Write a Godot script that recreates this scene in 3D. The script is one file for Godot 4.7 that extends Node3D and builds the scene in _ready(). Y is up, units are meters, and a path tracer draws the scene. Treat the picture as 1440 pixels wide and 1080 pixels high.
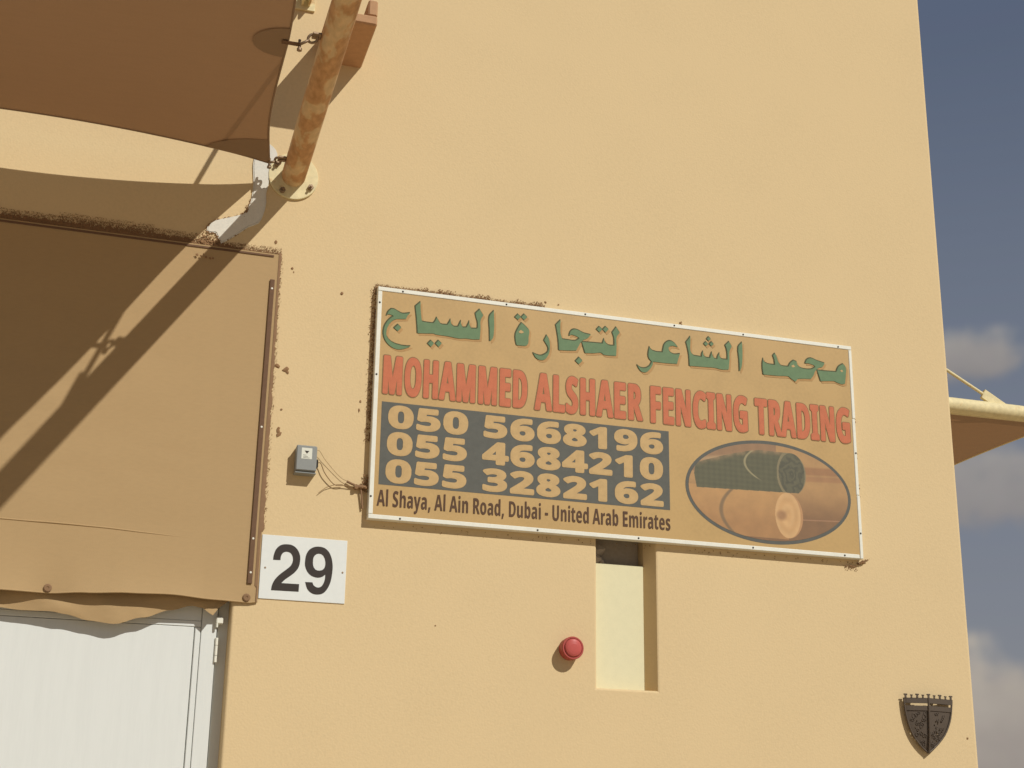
extends Node3D
# A rendered shop wall in hard afternoon sun: sign board, house number, cloth screen over a white door, shade sail on wall poles.
# x runs along the wall, y is up, z comes out of the wall (the wall's face is z = 0).

const SUN := Vector3(0.58, 0.97, 1.0)
const SIGN_AT := Vector3(2.5256, 3.0435, 0.0)
const SIGN_SIZE := Vector2(2.4253, 1.0811)
const PLATE_AT := Vector3(1.0509, 2.6708, 0.0)

const ARABIC := [
	[-1170,943.3,-1167.9,950.9,-1165.8,958.6,-1162.7,965.8,-1158.6,971.4,-1153.7,976.4,-1148.8,981.4,-1143.2,981.4,-1137.6,981.3,-1132.2,980.5,-1126.4,978,-1120.9,974.8,-1115.3,971.9,-1108.5,968.9,-1101.5,966.2,-1094.2,965,-1082.5,966.5,-1070.8,969.5,-1059.1,972.6,-1063.2,967.8,-1067.4,963.1,-1071.1,958,-1074,952.1,-1076.4,946,-1078.7,939.8,-1086.3,938.8,-1093.9,937.9,-1101.5,936.9,-1108.4,936.3,-1115.3,935.7,-1122.1,934.3,-1127.8,932.2,-1133.3,929.4,-1138.3,925.8,-1144.3,920,-1149.5,913.6,-1154.1,906.6,-1158.7,897.9,-1162.6,888.9,-1165.4,879.5,-1166.9,870.9,-1167.4,862.2,-1166.4,853.7,-1163.9,846.4,-1160.1,839.7,-1155.3,833.8,-1148.9,828,-1141.8,823.1,-1134.1,819.3,-1124.7,816,-1114.9,813.8,-1105,812.1,-1095.4,810.9,-1085.7,810.3,-1076,810.1,-1067.8,810.5,-1059.5,811.3,-1051.2,812.2,-1057.9,808.1,-1064.6,803.9,-1071.5,800.4,-1082.2,795.9,-1093.1,792.1,-1104.1,789.7,-1112.6,789.2,-1120.9,790.2,-1128.9,792.2,-1138,795.8,-1146.5,800.4,-1154.2,806.2,-1161.7,813.7,-1168.3,822.2,-1173.7,831.5,-1177.4,840.7,-1179.8,850.4,-1181.1,860.5,-1181.2,870.6,-1180.2,880.7,-1178.2,890.8,-1175.3,899.4,-1171.4,907.8,-1166.9,915.8,-1162.1,922.5,-1156.7,928.9,-1151.1,935,-1146.6,939.3,-1141.9,943.4,-1137.1,947.5,-1142,949.1,-1146.8,950.8,-1151.8,952.1,-1155.2,952.6,-1158.7,952.8,-1162.2,952.9],
	[-1114.9,909.4,-1099.1,895.5,-1114.9,876.3,-1132.8,890],
	[-1037.3,1007.9,-1013,1032.9,-1012.8,1025.6,-1012.6,1018.4,-1012.3,1011.2,-1011.4,998.2,-1010.3,985.3,-1008.9,972.5,-1007.3,961.1,-1005.4,949.8,-1003.5,938.5,-995.9,937.6,-988.2,936.7,-980.4,936.2,-970.7,936,-960.9,936.2,-951,936.4,-948.2,939.5,-945.3,942.6,-942.9,946.1,-939.7,952.8,-937,959.8,-934.3,966.7,-931.7,961.9,-929.1,957.1,-926.3,952.5,-922.5,946.5,-918.5,940.7,-913.2,936.8,-903.7,935.4,-893.6,936.2,-883.6,937,-880.8,941.4,-878.1,945.7,-875.5,950.2,-873,955.5,-870.7,960.9,-868.3,966.4,-868,959.8,-867.7,953.2,-866.1,947,-863.1,941.4,-859,936.6,-853.9,933.3,-847.1,932.3,-839.9,933.1,-832.7,933.8,-830,939.9,-827.3,946.1,-824.7,952.2,-822.7,956.9,-820.7,961.5,-818.6,966.1,-818.8,960.2,-819,954.3,-818.2,948.7,-815.8,943.2,-812.6,938.2,-809.3,933.2,-792.3,935.3,-789.6,941.2,-786.8,947,-784.2,952.9,-782.1,958.3,-780.2,963.6,-778.2,969,-778.4,962.4,-778.6,955.8,-777.8,949.4,-775.4,943.6,-772.1,938.3,-768.8,933,-743.3,935.3,-741.6,937.2,-740,939,-739.1,941.1,-738.5,949.9,-738.7,958.7,-739.7,967.3,-741.6,974.4,-744.2,981.3,-746.6,988.3,-748.3,995.4,-749.8,1002.5,-751.3,1009.7,-730.4,1032.2,-712.6,1003.6,-717.3,995.2,-722,986.7,-724.9,977.9,-725.7,963.3,-724.6,948.8,-724,934.2,-724.7,917.4,-726,900.5,-727.2,883.7,-737.8,882.2,-748.4,880.8,-759.1,879.8,-770.4,879.7,-781.8,880.1,-793.1,880,-804.4,878.6,-815.7,876.8,-826.9,875.9,-844,876.9,-860.9,878.9,-877.8,880.5,-897.5,881.1,-917.2,881.2,-936.7,881.9,-939.6,882.9,-942.3,884.4,-945.2,885.2,-956.4,884.6,-967.5,883.3,-978.7,882,-993.2,880.6,-1007.8,879.2,-1022.4,877.9,-1023.5,891.4,-1024.6,904.9,-1025.9,918.4,-1027.7,935.4,-1029.7,952.5,-1031.8,969.5,-1033.6,982.3,-1035.4,995.1],
	[-958.8,851.2,-943.8,838,-957.8,819.1,-973.7,833.5],
	[-923.3,855.5,-907,842.4,-921.5,823.5,-937.1,837.9],
	[-683.7,1002.9,-678.5,1014.2,-669.9,1024.3,-661.4,1034.4,-661.3,1025.6,-661.2,1016.8,-660.9,1008,-660.2,993.4,-659.3,978.8,-658.8,964.2,-658.9,948.1,-659.4,932,-660.5,915.8,-661.3,908.9,-662.7,902.1,-665.3,895.6,-669.1,890.3,-673.9,885.6,-678.7,880.9,-679.6,900.4,-680.4,919.9,-681.2,939.5,-683.2,960.6,-685.2,981.7],
	[-526.1,991.9,-519.4,986.9,-512.7,982,-506.3,976.7,-499.1,970.8,-492.2,964.6,-487.7,956.9,-486.8,946.1,-488.6,934.8,-490.4,923.5,-490.5,913.1,-490.6,902.8,-492.2,892.5,-494.6,887.5,-498.3,883.2,-502.9,880.2,-510.7,878.2,-518.8,877.6,-526.8,877.4,-534,877.1,-541.3,877,-548.5,877,-550.5,884,-552.5,891,-554,898.2,-555.3,908.2,-556.1,918.4,-555.7,928.7,-553.8,937.2,-550.8,945.6,-547.4,953.9,-544.2,961.1,-540.6,968.1,-536.8,975.1,-533.4,980.8,-529.7,986.3],
	[-544.1,1031.7,-529.5,1018.9,-543.7,1002.9,-559.1,1014.3],
	[-513.5,1035.6,-498,1022,-513.2,1005.5,-528.6,1018.1],
	[-415,917.3,-401.6,945.4,-397.3,938.7,-393,932,-389.6,924.8,-387.2,915.7,-385.7,906.2,-385,896.6,-384.8,886.3,-385.4,875.9,-387,865.6,-389.5,856.1,-393.1,846.8,-397.8,838,-402.6,831.2,-408.4,825.2,-415.1,820.6,-422.2,818.2,-429.7,817.5,-437,818.1,-443.4,819.8,-449.4,822.8,-454.5,826.9,-459.6,833.8,-463.7,841.6,-467.8,849.4,-462.7,847.4,-457.7,845.4,-452.5,843.8,-445.3,842,-438,840.6,-430.6,840.7,-423.8,842.5,-417.2,845.6,-411,849.6,-405.2,853.8,-399.9,858.8,-395.8,864.5,-393.7,870.3,-393.1,876.4,-393.7,882.4,-395.9,888.3,-399.1,893.7,-402.6,898.9,-406.6,905.1,-410.8,911.2],
	[-357,1002,-332.8,1029.5,-333.3,1019.8,-333.8,1010.1,-334,1000.4,-334,987,-333.7,973.6,-332.5,960.5,-330.1,951.8,-326.8,943.4,-323.5,935,-315.4,934.8,-307.3,934.5,-299.1,934.4,-285.8,933.8,-272.5,933.2,-259.2,934.8,-252,938.5,-245.6,944.1,-239.1,949.7,-244.3,952.5,-249.4,955.4,-254.7,957.6,-262.8,959.7,-271,961.2,-279.2,962.6,-290.3,954.6,-288.6,962.4,-286.8,970.3,-283.7,977.7,-279.5,983.2,-274.2,987.7,-268.1,990.7,-260.7,992,-253.1,991.4,-245.9,989.9,-236.8,986.6,-228.1,982.3,-219.1,978.9,-206.6,976.6,-193.8,975.2,-181,973.8,-186,967.2,-191,960.7,-196.7,954.9,-203.9,950.4,-211.7,946.7,-219.1,942.4,-224,938.2,-228.5,933.5,-232.5,928.3,-236.6,921.4,-240.1,914.2,-243.6,907,-247.3,899.9,-251,892.8,-254.7,885.7,-269.5,883.9,-284.2,882,-299,880.5,-313,879.4,-326.9,878.5,-340.9,877.7,-341.6,891.6,-342.2,905.5,-343.3,919.3,-345.2,935.4,-347.6,951.3,-350.2,967.2,-352.3,978.8,-354.6,990.4],
	[-227.1,933.4,-212.5,934,-197.9,934.6,-183.3,935.1,-163.2,935.8,-143,936.5,-122.8,937.1,-121.3,941.8,-119.8,946.4,-118.2,951.1,-116.7,955,-115.2,958.9,-113.6,962.8,-112.8,958.3,-112,953.9,-110.6,949.8,-107.7,945.2,-104.3,941,-100.3,937.6,-95.4,934.8,-90.1,932.9,-84.5,931.9,-77.4,932.1,-70.1,933.3,-62.8,934.5,-62.9,946.8,-62.9,959,-63.9,971.1,-66.2,980.7,-69.5,989.9,-72.8,999.2,-52.2,1028.8,-34.2,1001.7,-40.3,993.8,-46.4,985.9,-50.3,977.2,-51.9,960.8,-51.2,944.3,-50.7,927.9,-51.4,912.9,-52.3,897.9,-53.3,883,-68.3,881.8,-83.4,880.6,-98.3,879.9,-105.2,879.9,-112,880.5,-118.5,881.9,-122.3,884.5,-125.7,887.8,-129.7,889.5,-141.6,888.3,-153.6,885.5,-165.6,883,-180.5,881.3,-195.3,880,-210.2,878.6,-213.2,888.3,-216.1,898,-219.1,907.7,-221.8,916.3,-224.4,924.8],
	[-240.4,854.3,-223.6,838.6,-241.3,818.9,-258.2,833.7],
	[-138.2,1020.3,-122.4,1007.9,-137.4,991.2,-152.6,1004.2],
	[-106.5,1024.3,-90.8,1011.8,-106.7,993.7,-121.5,1008],
	[118.1,950.4,120.6,945.1,123.2,939.8,127,935.7,134.7,932.1,143.3,930,152.1,928.8,162.8,928.5,173.6,929.2,184.4,929.9,185.7,935.8,187,941.7,188.4,947.5,189.9,955.4,191.5,963.3,194.3,970.9,198.1,976.7,203,981.8,208.5,986.2,214.4,989.7,220.8,992.2,227.1,993,234.7,991.5,241.6,988.3,247.8,984.1,254.4,977.9,260.2,970.7,266,963.6,259.1,965.3,252.2,966.9,245.2,967.9,239,968.1,232.7,967.5,226.6,965.7,222.7,962.9,219.5,959.2,216.2,955.4,217.4,949.2,218.6,943,221.4,937.9,228,932.7,235.8,928.9,244.3,927.1,255.1,927.8,266,930.5,276.9,933.2,273.5,924.5,270.1,915.9,267.1,907.2,264.3,897.9,261.9,888.6,259.5,879.3,244.8,878.2,230.2,877.2,215.6,876.4,200.2,875.9,184.9,875.7,169.6,875.6,158.1,875.6,146.7,875.8,135.2,876,134.7,870.7,134.1,865.3,132.7,860.1,128.8,851.7,124.1,843.6,118.6,836.1,112.4,829.1,105.6,822.8,97.8,818.1,91,816.3,83.9,816.4,77.3,818,72.1,820.9,67.7,825.1,63.9,829.8,59.7,836.5,56.2,843.7,52.8,850.8,58.5,846.6,64.3,842.4,70.8,839.5,78.9,838.3,87.4,838.4,95.9,840.2,103.4,843.4,110.4,848,116.6,853.7,121.3,860.4,124.8,867.8,128.3,875.2,123.5,879.7,118.6,884.1,114.8,889.3,112.2,896.2,110.8,903.6,110.6,911.3,112.3,924.3,115.2,937.3],
	[308.6,996,332.7,1028.6,332.5,1019.4,332.3,1010.3,332,1001.1,331,985.7,329.9,970.4,330.9,955.5,333.6,947.3,338.2,940.1,344.4,934.4,350.7,932.1,358,931.6,365.3,931.4,373.1,931,380.9,930.7,388.7,930.5,389.4,936.7,390.1,942.9,391.5,949.1,393.5,953.3,396.2,957.3,398.9,961.3,398.3,955.9,397.8,950.4,398.5,945.3,401,939.5,404.7,934.3,409.8,930.7,417.1,929.4,425.2,929.8,433.2,930.3,434.9,936.2,436.5,942,438.4,947.8,440.5,952.6,442.7,957.4,445,962.2,445.2,956.9,445.4,951.5,446.4,946.4,449.3,940.5,453,935,456.7,929.4,470.8,928.8,472.4,935.1,473.9,941.5,476.1,947.7,479,952.8,482.5,957.7,486,962.5,484.9,957,483.8,951.5,484.1,946.3,486.3,940.8,489.7,936,494.5,933,504.3,931.6,514.8,932.3,525.2,932.9,525.7,942.1,526.2,951.3,526.2,960.4,525.4,969.6,524.1,978.6,522.3,987.4,520.5,993.4,518.1,999.2,515.8,1005,537.9,1027,551.3,1002.4,546.5,993.6,541.7,984.7,538.5,975.6,537.1,961.8,537.4,948.1,537.1,934.3,535.3,916.6,532.9,898.9,530.6,881.2,518.7,879.5,506.9,877.8,495.1,877.1,482.5,878.3,470.2,880.5,457.6,881.9,438.9,881.7,420.1,880.8,401.3,879.9,375.6,878.9,350,877.9,324.3,876.9,323.8,893.7,323.3,910.5,322.3,927.3,321,939.3,319.3,951.1,317.1,962.9,314.5,974,311.6,985],
	[429.3,1038.1,440.8,1028,428.7,1016.5,418.1,1025.3],
	[414.4,1011.1,425.8,999.7,413.7,988.2,402.3,998.2],
	[443.7,1013.7,455.6,1003.3,443,990.8,431.5,1000.4],
	[585.6,1004.2,590.6,1014.2,598.9,1023.2,607.2,1032.1,607.7,1022.2,608.3,1012.3,608.5,1002.3,608.2,982.4,607.6,962.4,606.3,942.4,605,928.4,603.1,914.4,600,900.5,597,893.1,592.9,885.9,588.8,878.7,588.6,899.2,588.5,919.8,588.1,940.3,586.2,961.5,584.2,982.7],
	[719.6,962.6,720.3,956.2,721,949.9,723.6,944.6,729.6,940.2,737,937.3,744.9,935.6,756.7,934.7,768.9,935,781,935.2,780.8,942.9,780.5,950.6,779.6,958.1,777.5,966.4,774.7,974.5,772,982.6,783.7,995.5,786.8,989.8,789.8,984,792.6,978.1,796,967.6,799,957,803.3,947,806.9,941.8,811.5,937.5,817.3,934.8,829,933.5,841.3,933.9,853.6,934.4,857.7,942,861.8,949.6,866.8,956.7,872.2,961.7,878.3,966,884.5,970.3,901.3,965.4,902.9,958.3,904.4,951.3,907.6,945.3,913.6,939.9,920.9,936,929,933.8,945,932.3,961.4,932.5,978,934.8,986.7,938.4,995,943.9,1003.3,949.4,1000.4,952.4,997.4,955.4,993.9,957.6,984.5,960.4,974.8,962.3,964.8,963.5,959.1,963.3,953.3,962.4,947.5,961.5,950.6,969.2,953.7,976.9,958.5,983.6,965.3,988.6,973.1,991.9,981.1,993.3,991.1,991.8,1000.6,988.3,1010.1,985,1025.5,981.7,1040.9,978.6,1056.4,975.5,1052.4,968,1048.4,960.4,1042.9,953.9,1036.6,950.9,1029.5,949.4,1022.8,947,1015.2,941.6,1008.2,935.3,1002.1,928.4,997.9,920.5,994.8,912.1,991,903.9,986.2,897,980.7,890.3,975.3,883.7,963.8,882.7,952.4,881.8,940.9,880.7,928.7,879.4,916.4,878,904.2,876.6,888.8,859.2,880.9,864,873.1,868.8,865.2,873.6,860,877.4,854.8,881.2,848.7,883.2,831.1,883,813.3,881.1,795.4,879.4,768.9,878.5,742.4,877.9,716,877.3,714.7,887.8,713.4,898.3,712.5,908.9,712.4,918.8,712.8,928.8,713.8,938.9,715.3,946.8,717.4,954.7],
	[1012.3,934.2,1025.4,934,1038.5,933.9,1051.6,934,1073.9,934.8,1096.2,935.9,1118.5,937,1122.6,947.2,1126.8,957.3,1132.7,966.6,1140.4,973.2,1149.5,978.4,1158.5,983.6,1164.6,977.7,1170.7,971.7,1174.8,964.5,1175.8,954.7,1174.6,944.3,1172.9,933.9,1170.5,916.5,1167.6,899.1,1164.8,881.8,1158.9,879.1,1153,876.4,1147,875.2,1136.9,876.1,1127.2,878.5,1117.7,881.2,1112.9,883.2,1108.3,885.5,1103.2,886.5,1078.5,884.6,1053.6,881.4,1028.9,878.2,1026.2,887.9,1023.4,897.6,1020.6,907.3,1017.9,916.3,1015.1,925.2],
]
const ARABIC_EYES := [
	[-538.5,944,-527.8,953.3,-512.4,943.7,-515.9,941.2,-519.4,938.8,-523.2,937.1,-527.6,936.7,-531.9,937.2,-536.3,937.7],
	[870.7,937.3,883.3,946.1,892.6,936.6,880.1,931],
	[1141.3,944.3,1151.5,950.1,1158.6,943.9,1150.8,937],
]
const NUMERALS := [
	[-131.7,167.5,-131.5,173.6,-131.3,179.8,-130.6,185.9,-128.5,195.3,-126,204.6,-122.1,213.4,-117.2,220.5,-111.2,226.9,-104.3,232,-96.6,235.5,-88.4,237.5,-80,238.5,-70.9,238.8,-61.8,238.1,-53.1,235.9,-45,232,-37.6,226.7,-31.2,220.3,-25.7,212.3,-21.4,203.5,-18.2,194.3,-16.6,185.5,-16.2,176.5,-16.7,167.5,-17.7,158.2,-19.6,149.1,-22.7,140.3,-27.1,132.3,-32.5,125,-38.5,118.1,-45.4,111.5,-52.7,105.5,-60.2,99.5,-66.2,94.7,-72.3,89.9,-78.2,84.9,-82.5,80.4,-86.5,75.6,-90.5,70.8,-14.9,71.4,-15.6,38.8,-132.5,37.7,-131.7,45.4,-131,53,-129.4,60.5,-126.3,69.3,-122.5,77.9,-117.9,85.9,-112,93.8,-105.4,101.2,-98.5,108.2,-91.5,114.6,-84.2,120.7,-77,126.8,-70.1,132.7,-63.3,138.7,-57.2,145.4,-53.2,151.6,-50.1,158.2,-48.2,165.2,-47.4,172.2,-47.9,179.3,-49.4,186.2,-51.5,191.7,-54.6,196.8,-58.7,200.9,-64,203.9,-69.9,205.6,-76.1,206.1,-81.4,205.4,-86.5,203.4,-90.9,200.4,-94.7,195.7,-97.5,190.2,-99.4,184.4,-100.3,179.1,-100.3,173.7,-100.3,168.3],
	[10,82.3,41.6,83,43.1,78.7,44.7,74.4,47.2,70.8,52.1,66.9,57.7,63.9,63.7,62.4,69,62.6,74.2,64.3,78.7,67.2,83.1,71.8,86.6,77.3,89.4,83.2,91.6,89.5,93.1,96,94.1,102.7,94.5,108.4,94.4,114.1,94.3,119.9,83.1,140.7,86.9,144.2,89.7,148.4,91.7,154.6,92.5,161.2,92.6,167.8,92,175,90.6,182,88.4,188.7,85.5,194.6,81.8,200,77.1,204.5,72.7,206.8,67.8,207.8,62.7,208.1,58.3,207.6,54,206.3,50.2,204,46.1,200.3,42.8,195.9,40.5,191,39,183.4,38.6,175.6,38.8,167.8,39.2,161.9,40.2,156.2,42,150.7,44.5,145.9,47.8,141.5,51.9,138,56.1,136.1,60.8,135.3,65.5,135.1,70,135.4,74.5,136.3,78.8,138,83.1,140.7,94.3,119.9,90.5,116.2,86.6,112.4,82.2,109.5,75.5,106.7,68.5,104.8,61.4,104.2,52.8,104.9,44.3,106.9,36.2,110.1,29.2,114.3,22.8,119.7,17.4,125.9,12.6,133.4,8.9,141.5,6.1,150,4.8,157.5,4.5,165.2,4.8,172.9,5.2,182.1,6.2,191.2,8.2,200.1,11.2,208,15.2,215.5,20.4,222.2,26.4,227.6,33.4,232,40.8,235.4,47.6,237.5,54.6,238.6,61.8,238.9,69.8,238.6,77.7,237.4,85.1,234.9,92.6,230.7,99.4,225.3,105.3,219,110.6,210.9,114.8,202.1,118.3,192.9,121.1,182.9,123.1,172.7,124.5,162.4,125.1,152.2,125,141.9,124.5,131.7,123.5,118.7,122,105.7,119.6,92.9,116.6,82.1,112.7,71.6,107.8,61.5,102.8,53.3,96.9,45.7,89.8,39.4,82.2,35.4,73.9,33.1,65.4,32,56.8,32,48.3,33.3,40.4,36.1,32.7,40.7,25.9,46.7,20.3,53.7,15.9,62.8,12.9,72.5],
]
const PATCH := [
	[715.1,4681.3,720.5,4717.5,726.5,4753.7,757.7,4777.1,771.5,4772.8,784.6,4767.1,799.9,4756.5,812.5,4742.6,819.2,4726.2,821.2,4707.8,818,4681.5,811.4,4655.6,801.4,4628.9,791.9,4602.2,789.5,4580.5,788.2,4558.7,784.2,4538.5,781,4518.3,782.4,4495.5,784,4472.7,782,4448,777.5,4423.6,770.2,4394.6,757.5,4368.6,735.8,4354.2,712.1,4342.3,684.9,4317.8,658.2,4292.6,628.4,4268.9,598.2,4245.9,592.8,4253.7,587.6,4261.6,578.5,4277.5,569.5,4293.5,560.1,4291.8,550.8,4290.8,540.3,4291.9,529.8,4293.6,529.9,4307.1,532.6,4319.6,547.1,4338.2,565.1,4352.9,589.2,4364.2,614.3,4373.1,642.3,4383.8,670.1,4395.5,684.9,4403,697.7,4413.7,702.7,4425.9,705.5,4439.5,711.5,4457.8,715.9,4476.4,719.7,4521.5,720.5,4566.9,716.8,4606.1,712.6,4645.4,713,4663.3],
]

var rng := RandomNumberGenerator.new()
var M := {}

# ------------------------------------------------------------------ helpers
func begin() -> SurfaceTool:
	var st := SurfaceTool.new()
	st.begin(Mesh.PRIMITIVE_TRIANGLES)
	return st

func finish(st: SurfaceTool, called: String, material: Material, parent: Node = null) -> MeshInstance3D:
	var o := MeshInstance3D.new()
	o.name = called
	o.mesh = st.commit()
	o.material_override = material
	(parent if parent else self).add_child(o, true)
	return o

func tag(o: Node, label: String, category: String, group := "") -> void:
	o.set_meta("label", label)
	o.set_meta("category", category)
	if group:
		o.set_meta("group", group)

func base(called: String, at: Vector3) -> Node3D:
	var o := Node3D.new()
	o.name = called
	add_child(o, true)
	o.position = at
	return o

func tri(st: SurfaceTool, a: Vector3, b: Vector3, c: Vector3, n: Vector3) -> void:
	if (b - a).cross(c - a).dot(n) > 0.0:
		var t := b
		b = c
		c = t
	for p in [a, b, c]:
		st.set_normal(n)
		st.set_uv(Vector2.ZERO)
		st.add_vertex(p)

func quad(st: SurfaceTool, a: Vector3, b: Vector3, c: Vector3, d: Vector3, n: Vector3) -> void:
	tri(st, a, b, c, n)
	tri(st, a, c, d, n)

# a box with chamfered edges, from corner lo to corner hi
func box(st: SurfaceTool, lo: Vector3, hi: Vector3, bev := 0.002, turn := Basis.IDENTITY, about := Vector3.ZERO) -> void:
	var m := (lo + hi) / 2.0
	var h := (hi - lo) / 2.0
	bev = minf(bev, minf(h.x, minf(h.y, h.z)) * 0.9)
	var put := func(v: Vector3) -> Vector3: return about + turn * (m + v - about)
	var at := func(s: Vector3, ax: int) -> Vector3:
		var v := Vector3(s.x * (h.x - bev), s.y * (h.y - bev), s.z * (h.z - bev))
		v[ax] = s[ax] * h[ax]
		return put.call(v)
	for ax in 3:
		var u := (ax + 1) % 3
		var w := (ax + 2) % 3
		for sg in [-1.0, 1.0]:
			var cs := []
			for k in [[-1, -1], [1, -1], [1, 1], [-1, 1]]:
				var s := Vector3.ZERO
				s[ax] = sg
				s[u] = k[0]
				s[w] = k[1]
				cs.append(at.call(s, ax))
			var n := Vector3.ZERO
			n[ax] = sg
			quad(st, cs[0], cs[1], cs[2], cs[3], turn * n)
		for su in [-1.0, 1.0]:
			for sw in [-1.0, 1.0]:
				var a := Vector3.ZERO
				a[u] = su
				a[w] = sw
				var b := a
				a[ax] = -1.0
				b[ax] = 1.0
				var n := Vector3.ZERO
				n[u] = su
				n[w] = sw
				quad(st, at.call(a, u), at.call(b, u), at.call(b, w), at.call(a, w), turn * n.normalized())
	for sx in [-1.0, 1.0]:
		for sy in [-1.0, 1.0]:
			for sz in [-1.0, 1.0]:
				var s := Vector3(sx, sy, sz)
				tri(st, at.call(s, 0), at.call(s, 1), at.call(s, 2), turn * s.normalized())

func frame_of(d: Vector3) -> Basis:
	d = d.normalized()
	var side := Vector3.UP.cross(d)
	if side.length() < 0.01:
		side = Vector3.RIGHT.cross(d)
	side = side.normalized()
	return Basis(side, d.cross(side), d)

# a tube along points, with caps; UVs run round (u) and along in metres (v)
func tube(st: SurfaceTool, pts: Array, r: float, sides := 10, radii := []) -> void:
	var rings := []
	var along := 0.0
	for i in pts.size():
		var p: Vector3 = pts[i]
		var d: Vector3 = (pts[mini(i + 1, pts.size() - 1)] - pts[maxi(i - 1, 0)])
		var f := frame_of(d)
		if i > 0:
			along += p.distance_to(pts[i - 1])
		var rr: float = radii[i] if radii.size() else r
		var ring := []
		for k in sides + 1:
			var a := TAU * k / sides
			var n := f.x * cos(a) + f.y * sin(a)
			ring.append([p + n * rr, n, Vector2(float(k) / sides, along)])
		rings.append(ring)
	for i in pts.size() - 1:
		for k in sides:
			face(st, [rings[i][k], rings[i][k + 1], rings[i + 1][k + 1], rings[i + 1][k]])
	for e in [0, pts.size() - 1]:
		var q: int = 1 if e == 0 else e - 1
		var n: Vector3 = (pts[e] - pts[q]).normalized()
		for k in sides:
			tri(st, pts[e], rings[e][k][0], rings[e][k + 1][0], n)

# a quad of [point, normal, uv] entries
func face(st: SurfaceTool, q: Array) -> void:
	var n: Vector3 = q[0][1] + q[2][1]
	for t in [[0, 1, 2], [0, 2, 3]]:
		var a: Vector3 = q[t[0]][0]
		var flip: bool = (q[t[1]][0] - a).cross(q[t[2]][0] - a).dot(n) > 0.0
		for k in ([t[0], t[2], t[1]] if flip else t):
			st.set_normal(q[k][1])
			st.set_uv(q[k][2])
			st.add_vertex(q[k][0])

# a sheet from a grid of points, smooth normals turned towards the given side
func sheet(st: SurfaceTool, g: Array, side: Vector3, uvs := 1.0) -> void:
	var nr := g.size()
	var nc: int = g[0].size()
	var e := []
	for i in nr:
		var row := []
		for j in nc:
			var du: Vector3 = g[mini(i + 1, nr - 1)][j] - g[maxi(i - 1, 0)][j]
			var dv: Vector3 = g[i][mini(j + 1, nc - 1)] - g[i][maxi(j - 1, 0)]
			var n := du.cross(dv).normalized()
			if n.dot(side) < 0.0:
				n = -n
			row.append([g[i][j], n, Vector2(float(j) / (nc - 1), float(i) / (nr - 1)) * uvs])
		e.append(row)
	for i in nr - 1:
		for j in nc - 1:
			face(st, [e[i][j], e[i][j + 1], e[i + 1][j + 1], e[i + 1][j]])

# a solid of revolution about d through at; prof = [[radius, distance along d], ...]
func lathe(st: SurfaceTool, at: Vector3, d: Vector3, prof: Array, sides := 24) -> void:
	var f := frame_of(d)
	for i in prof.size() - 1:
		var r0: float = prof[i][0]
		var r1: float = prof[i + 1][0]
		var h0: float = prof[i][1]
		var h1: float = prof[i + 1][1]
		var sl := Vector2(h1 - h0, r0 - r1).normalized()
		for k in sides:
			var q := []
			for c in [[r0, h0, k], [r0, h0, k + 1], [r1, h1, k + 1], [r1, h1, k]]:
				var a: float = TAU * c[2] / sides
				var o: Vector3 = f.x * cos(a) + f.y * sin(a)
				q.append([at + o * c[0] + f.z * c[1], (o * sl.x + f.z * sl.y).normalized(), Vector2(float(c[2]) / sides, c[1])])
			face(st, q)

func ring(st: SurfaceTool, at: Vector3, axis: Vector3, major: float, minor: float, stretch := 1.0, long_dir := Vector3.ZERO) -> void:
	var f := frame_of(axis)
	if long_dir != Vector3.ZERO:
		var l := (long_dir - f.z * long_dir.dot(f.z)).normalized()
		f = Basis(l, f.z.cross(l), f.z)
	for i in 16:
		for k in 8:
			var q := []
			for c in [[i, k], [i, k + 1], [i + 1, k + 1], [i + 1, k]]:
				var a: float = TAU * c[0] / 16.0
				var b: float = TAU * c[1] / 8.0
				var o: Vector3 = f.x * cos(a) + f.y * sin(a)
				var n: Vector3 = o * cos(b) + f.z * sin(b)
				q.append([at + f.x * cos(a) * major * stretch + f.y * sin(a) * major + n * minor, n, Vector2.ZERO])
			face(st, q)

# a small irregular crumb of dried mud
func crumb(st: SurfaceTool, at: Vector3, r: float, flat := 0.6) -> void:
	var v := []
	for lat in 2:
		for k in 5:
			var a := TAU * (k + lat * 0.5) / 5.0 + rng.randf_range(-0.3, 0.3)
			var y := -0.45 if lat == 0 else 0.45
			v.append(Vector3(cos(a) * 0.9, sin(a) * 0.9, y) * rng.randf_range(0.65, 1.3))
	v.append(Vector3(0, 0, -1.0))
	v.append(Vector3(rng.randf_range(-0.3, 0.3), rng.randf_range(-0.3, 0.3), 1.0) * rng.randf_range(0.7, 1.2))
	var turn := rng.randf() * TAU
	var long := rng.randf_range(0.8, 1.7)
	for i in v.size():
		var p: Vector3 = v[i]
		p = Vector3(p.x * long, p.y, p.z * flat)
		v[i] = at + p.rotated(Vector3.BACK, turn) * r
	var fs := []
	for k in 5:
		var j := (k + 1) % 5
		fs.append([10, k, j])
		fs.append([11, 5 + k, 5 + j])
		fs.append([k, j, 5 + k])
		fs.append([j, 5 + k, 5 + j])
	for t in fs:
		var n: Vector3 = (v[t[1]] - v[t[0]]).cross(v[t[2]] - v[t[0]]).normalized()
		if n.dot((v[t[0]] + v[t[1]] + v[t[2]]) / 3.0 - at) < 0.0:
			n = -n
		tri(st, v[t[0]], v[t[1]], v[t[2]], n)

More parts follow.
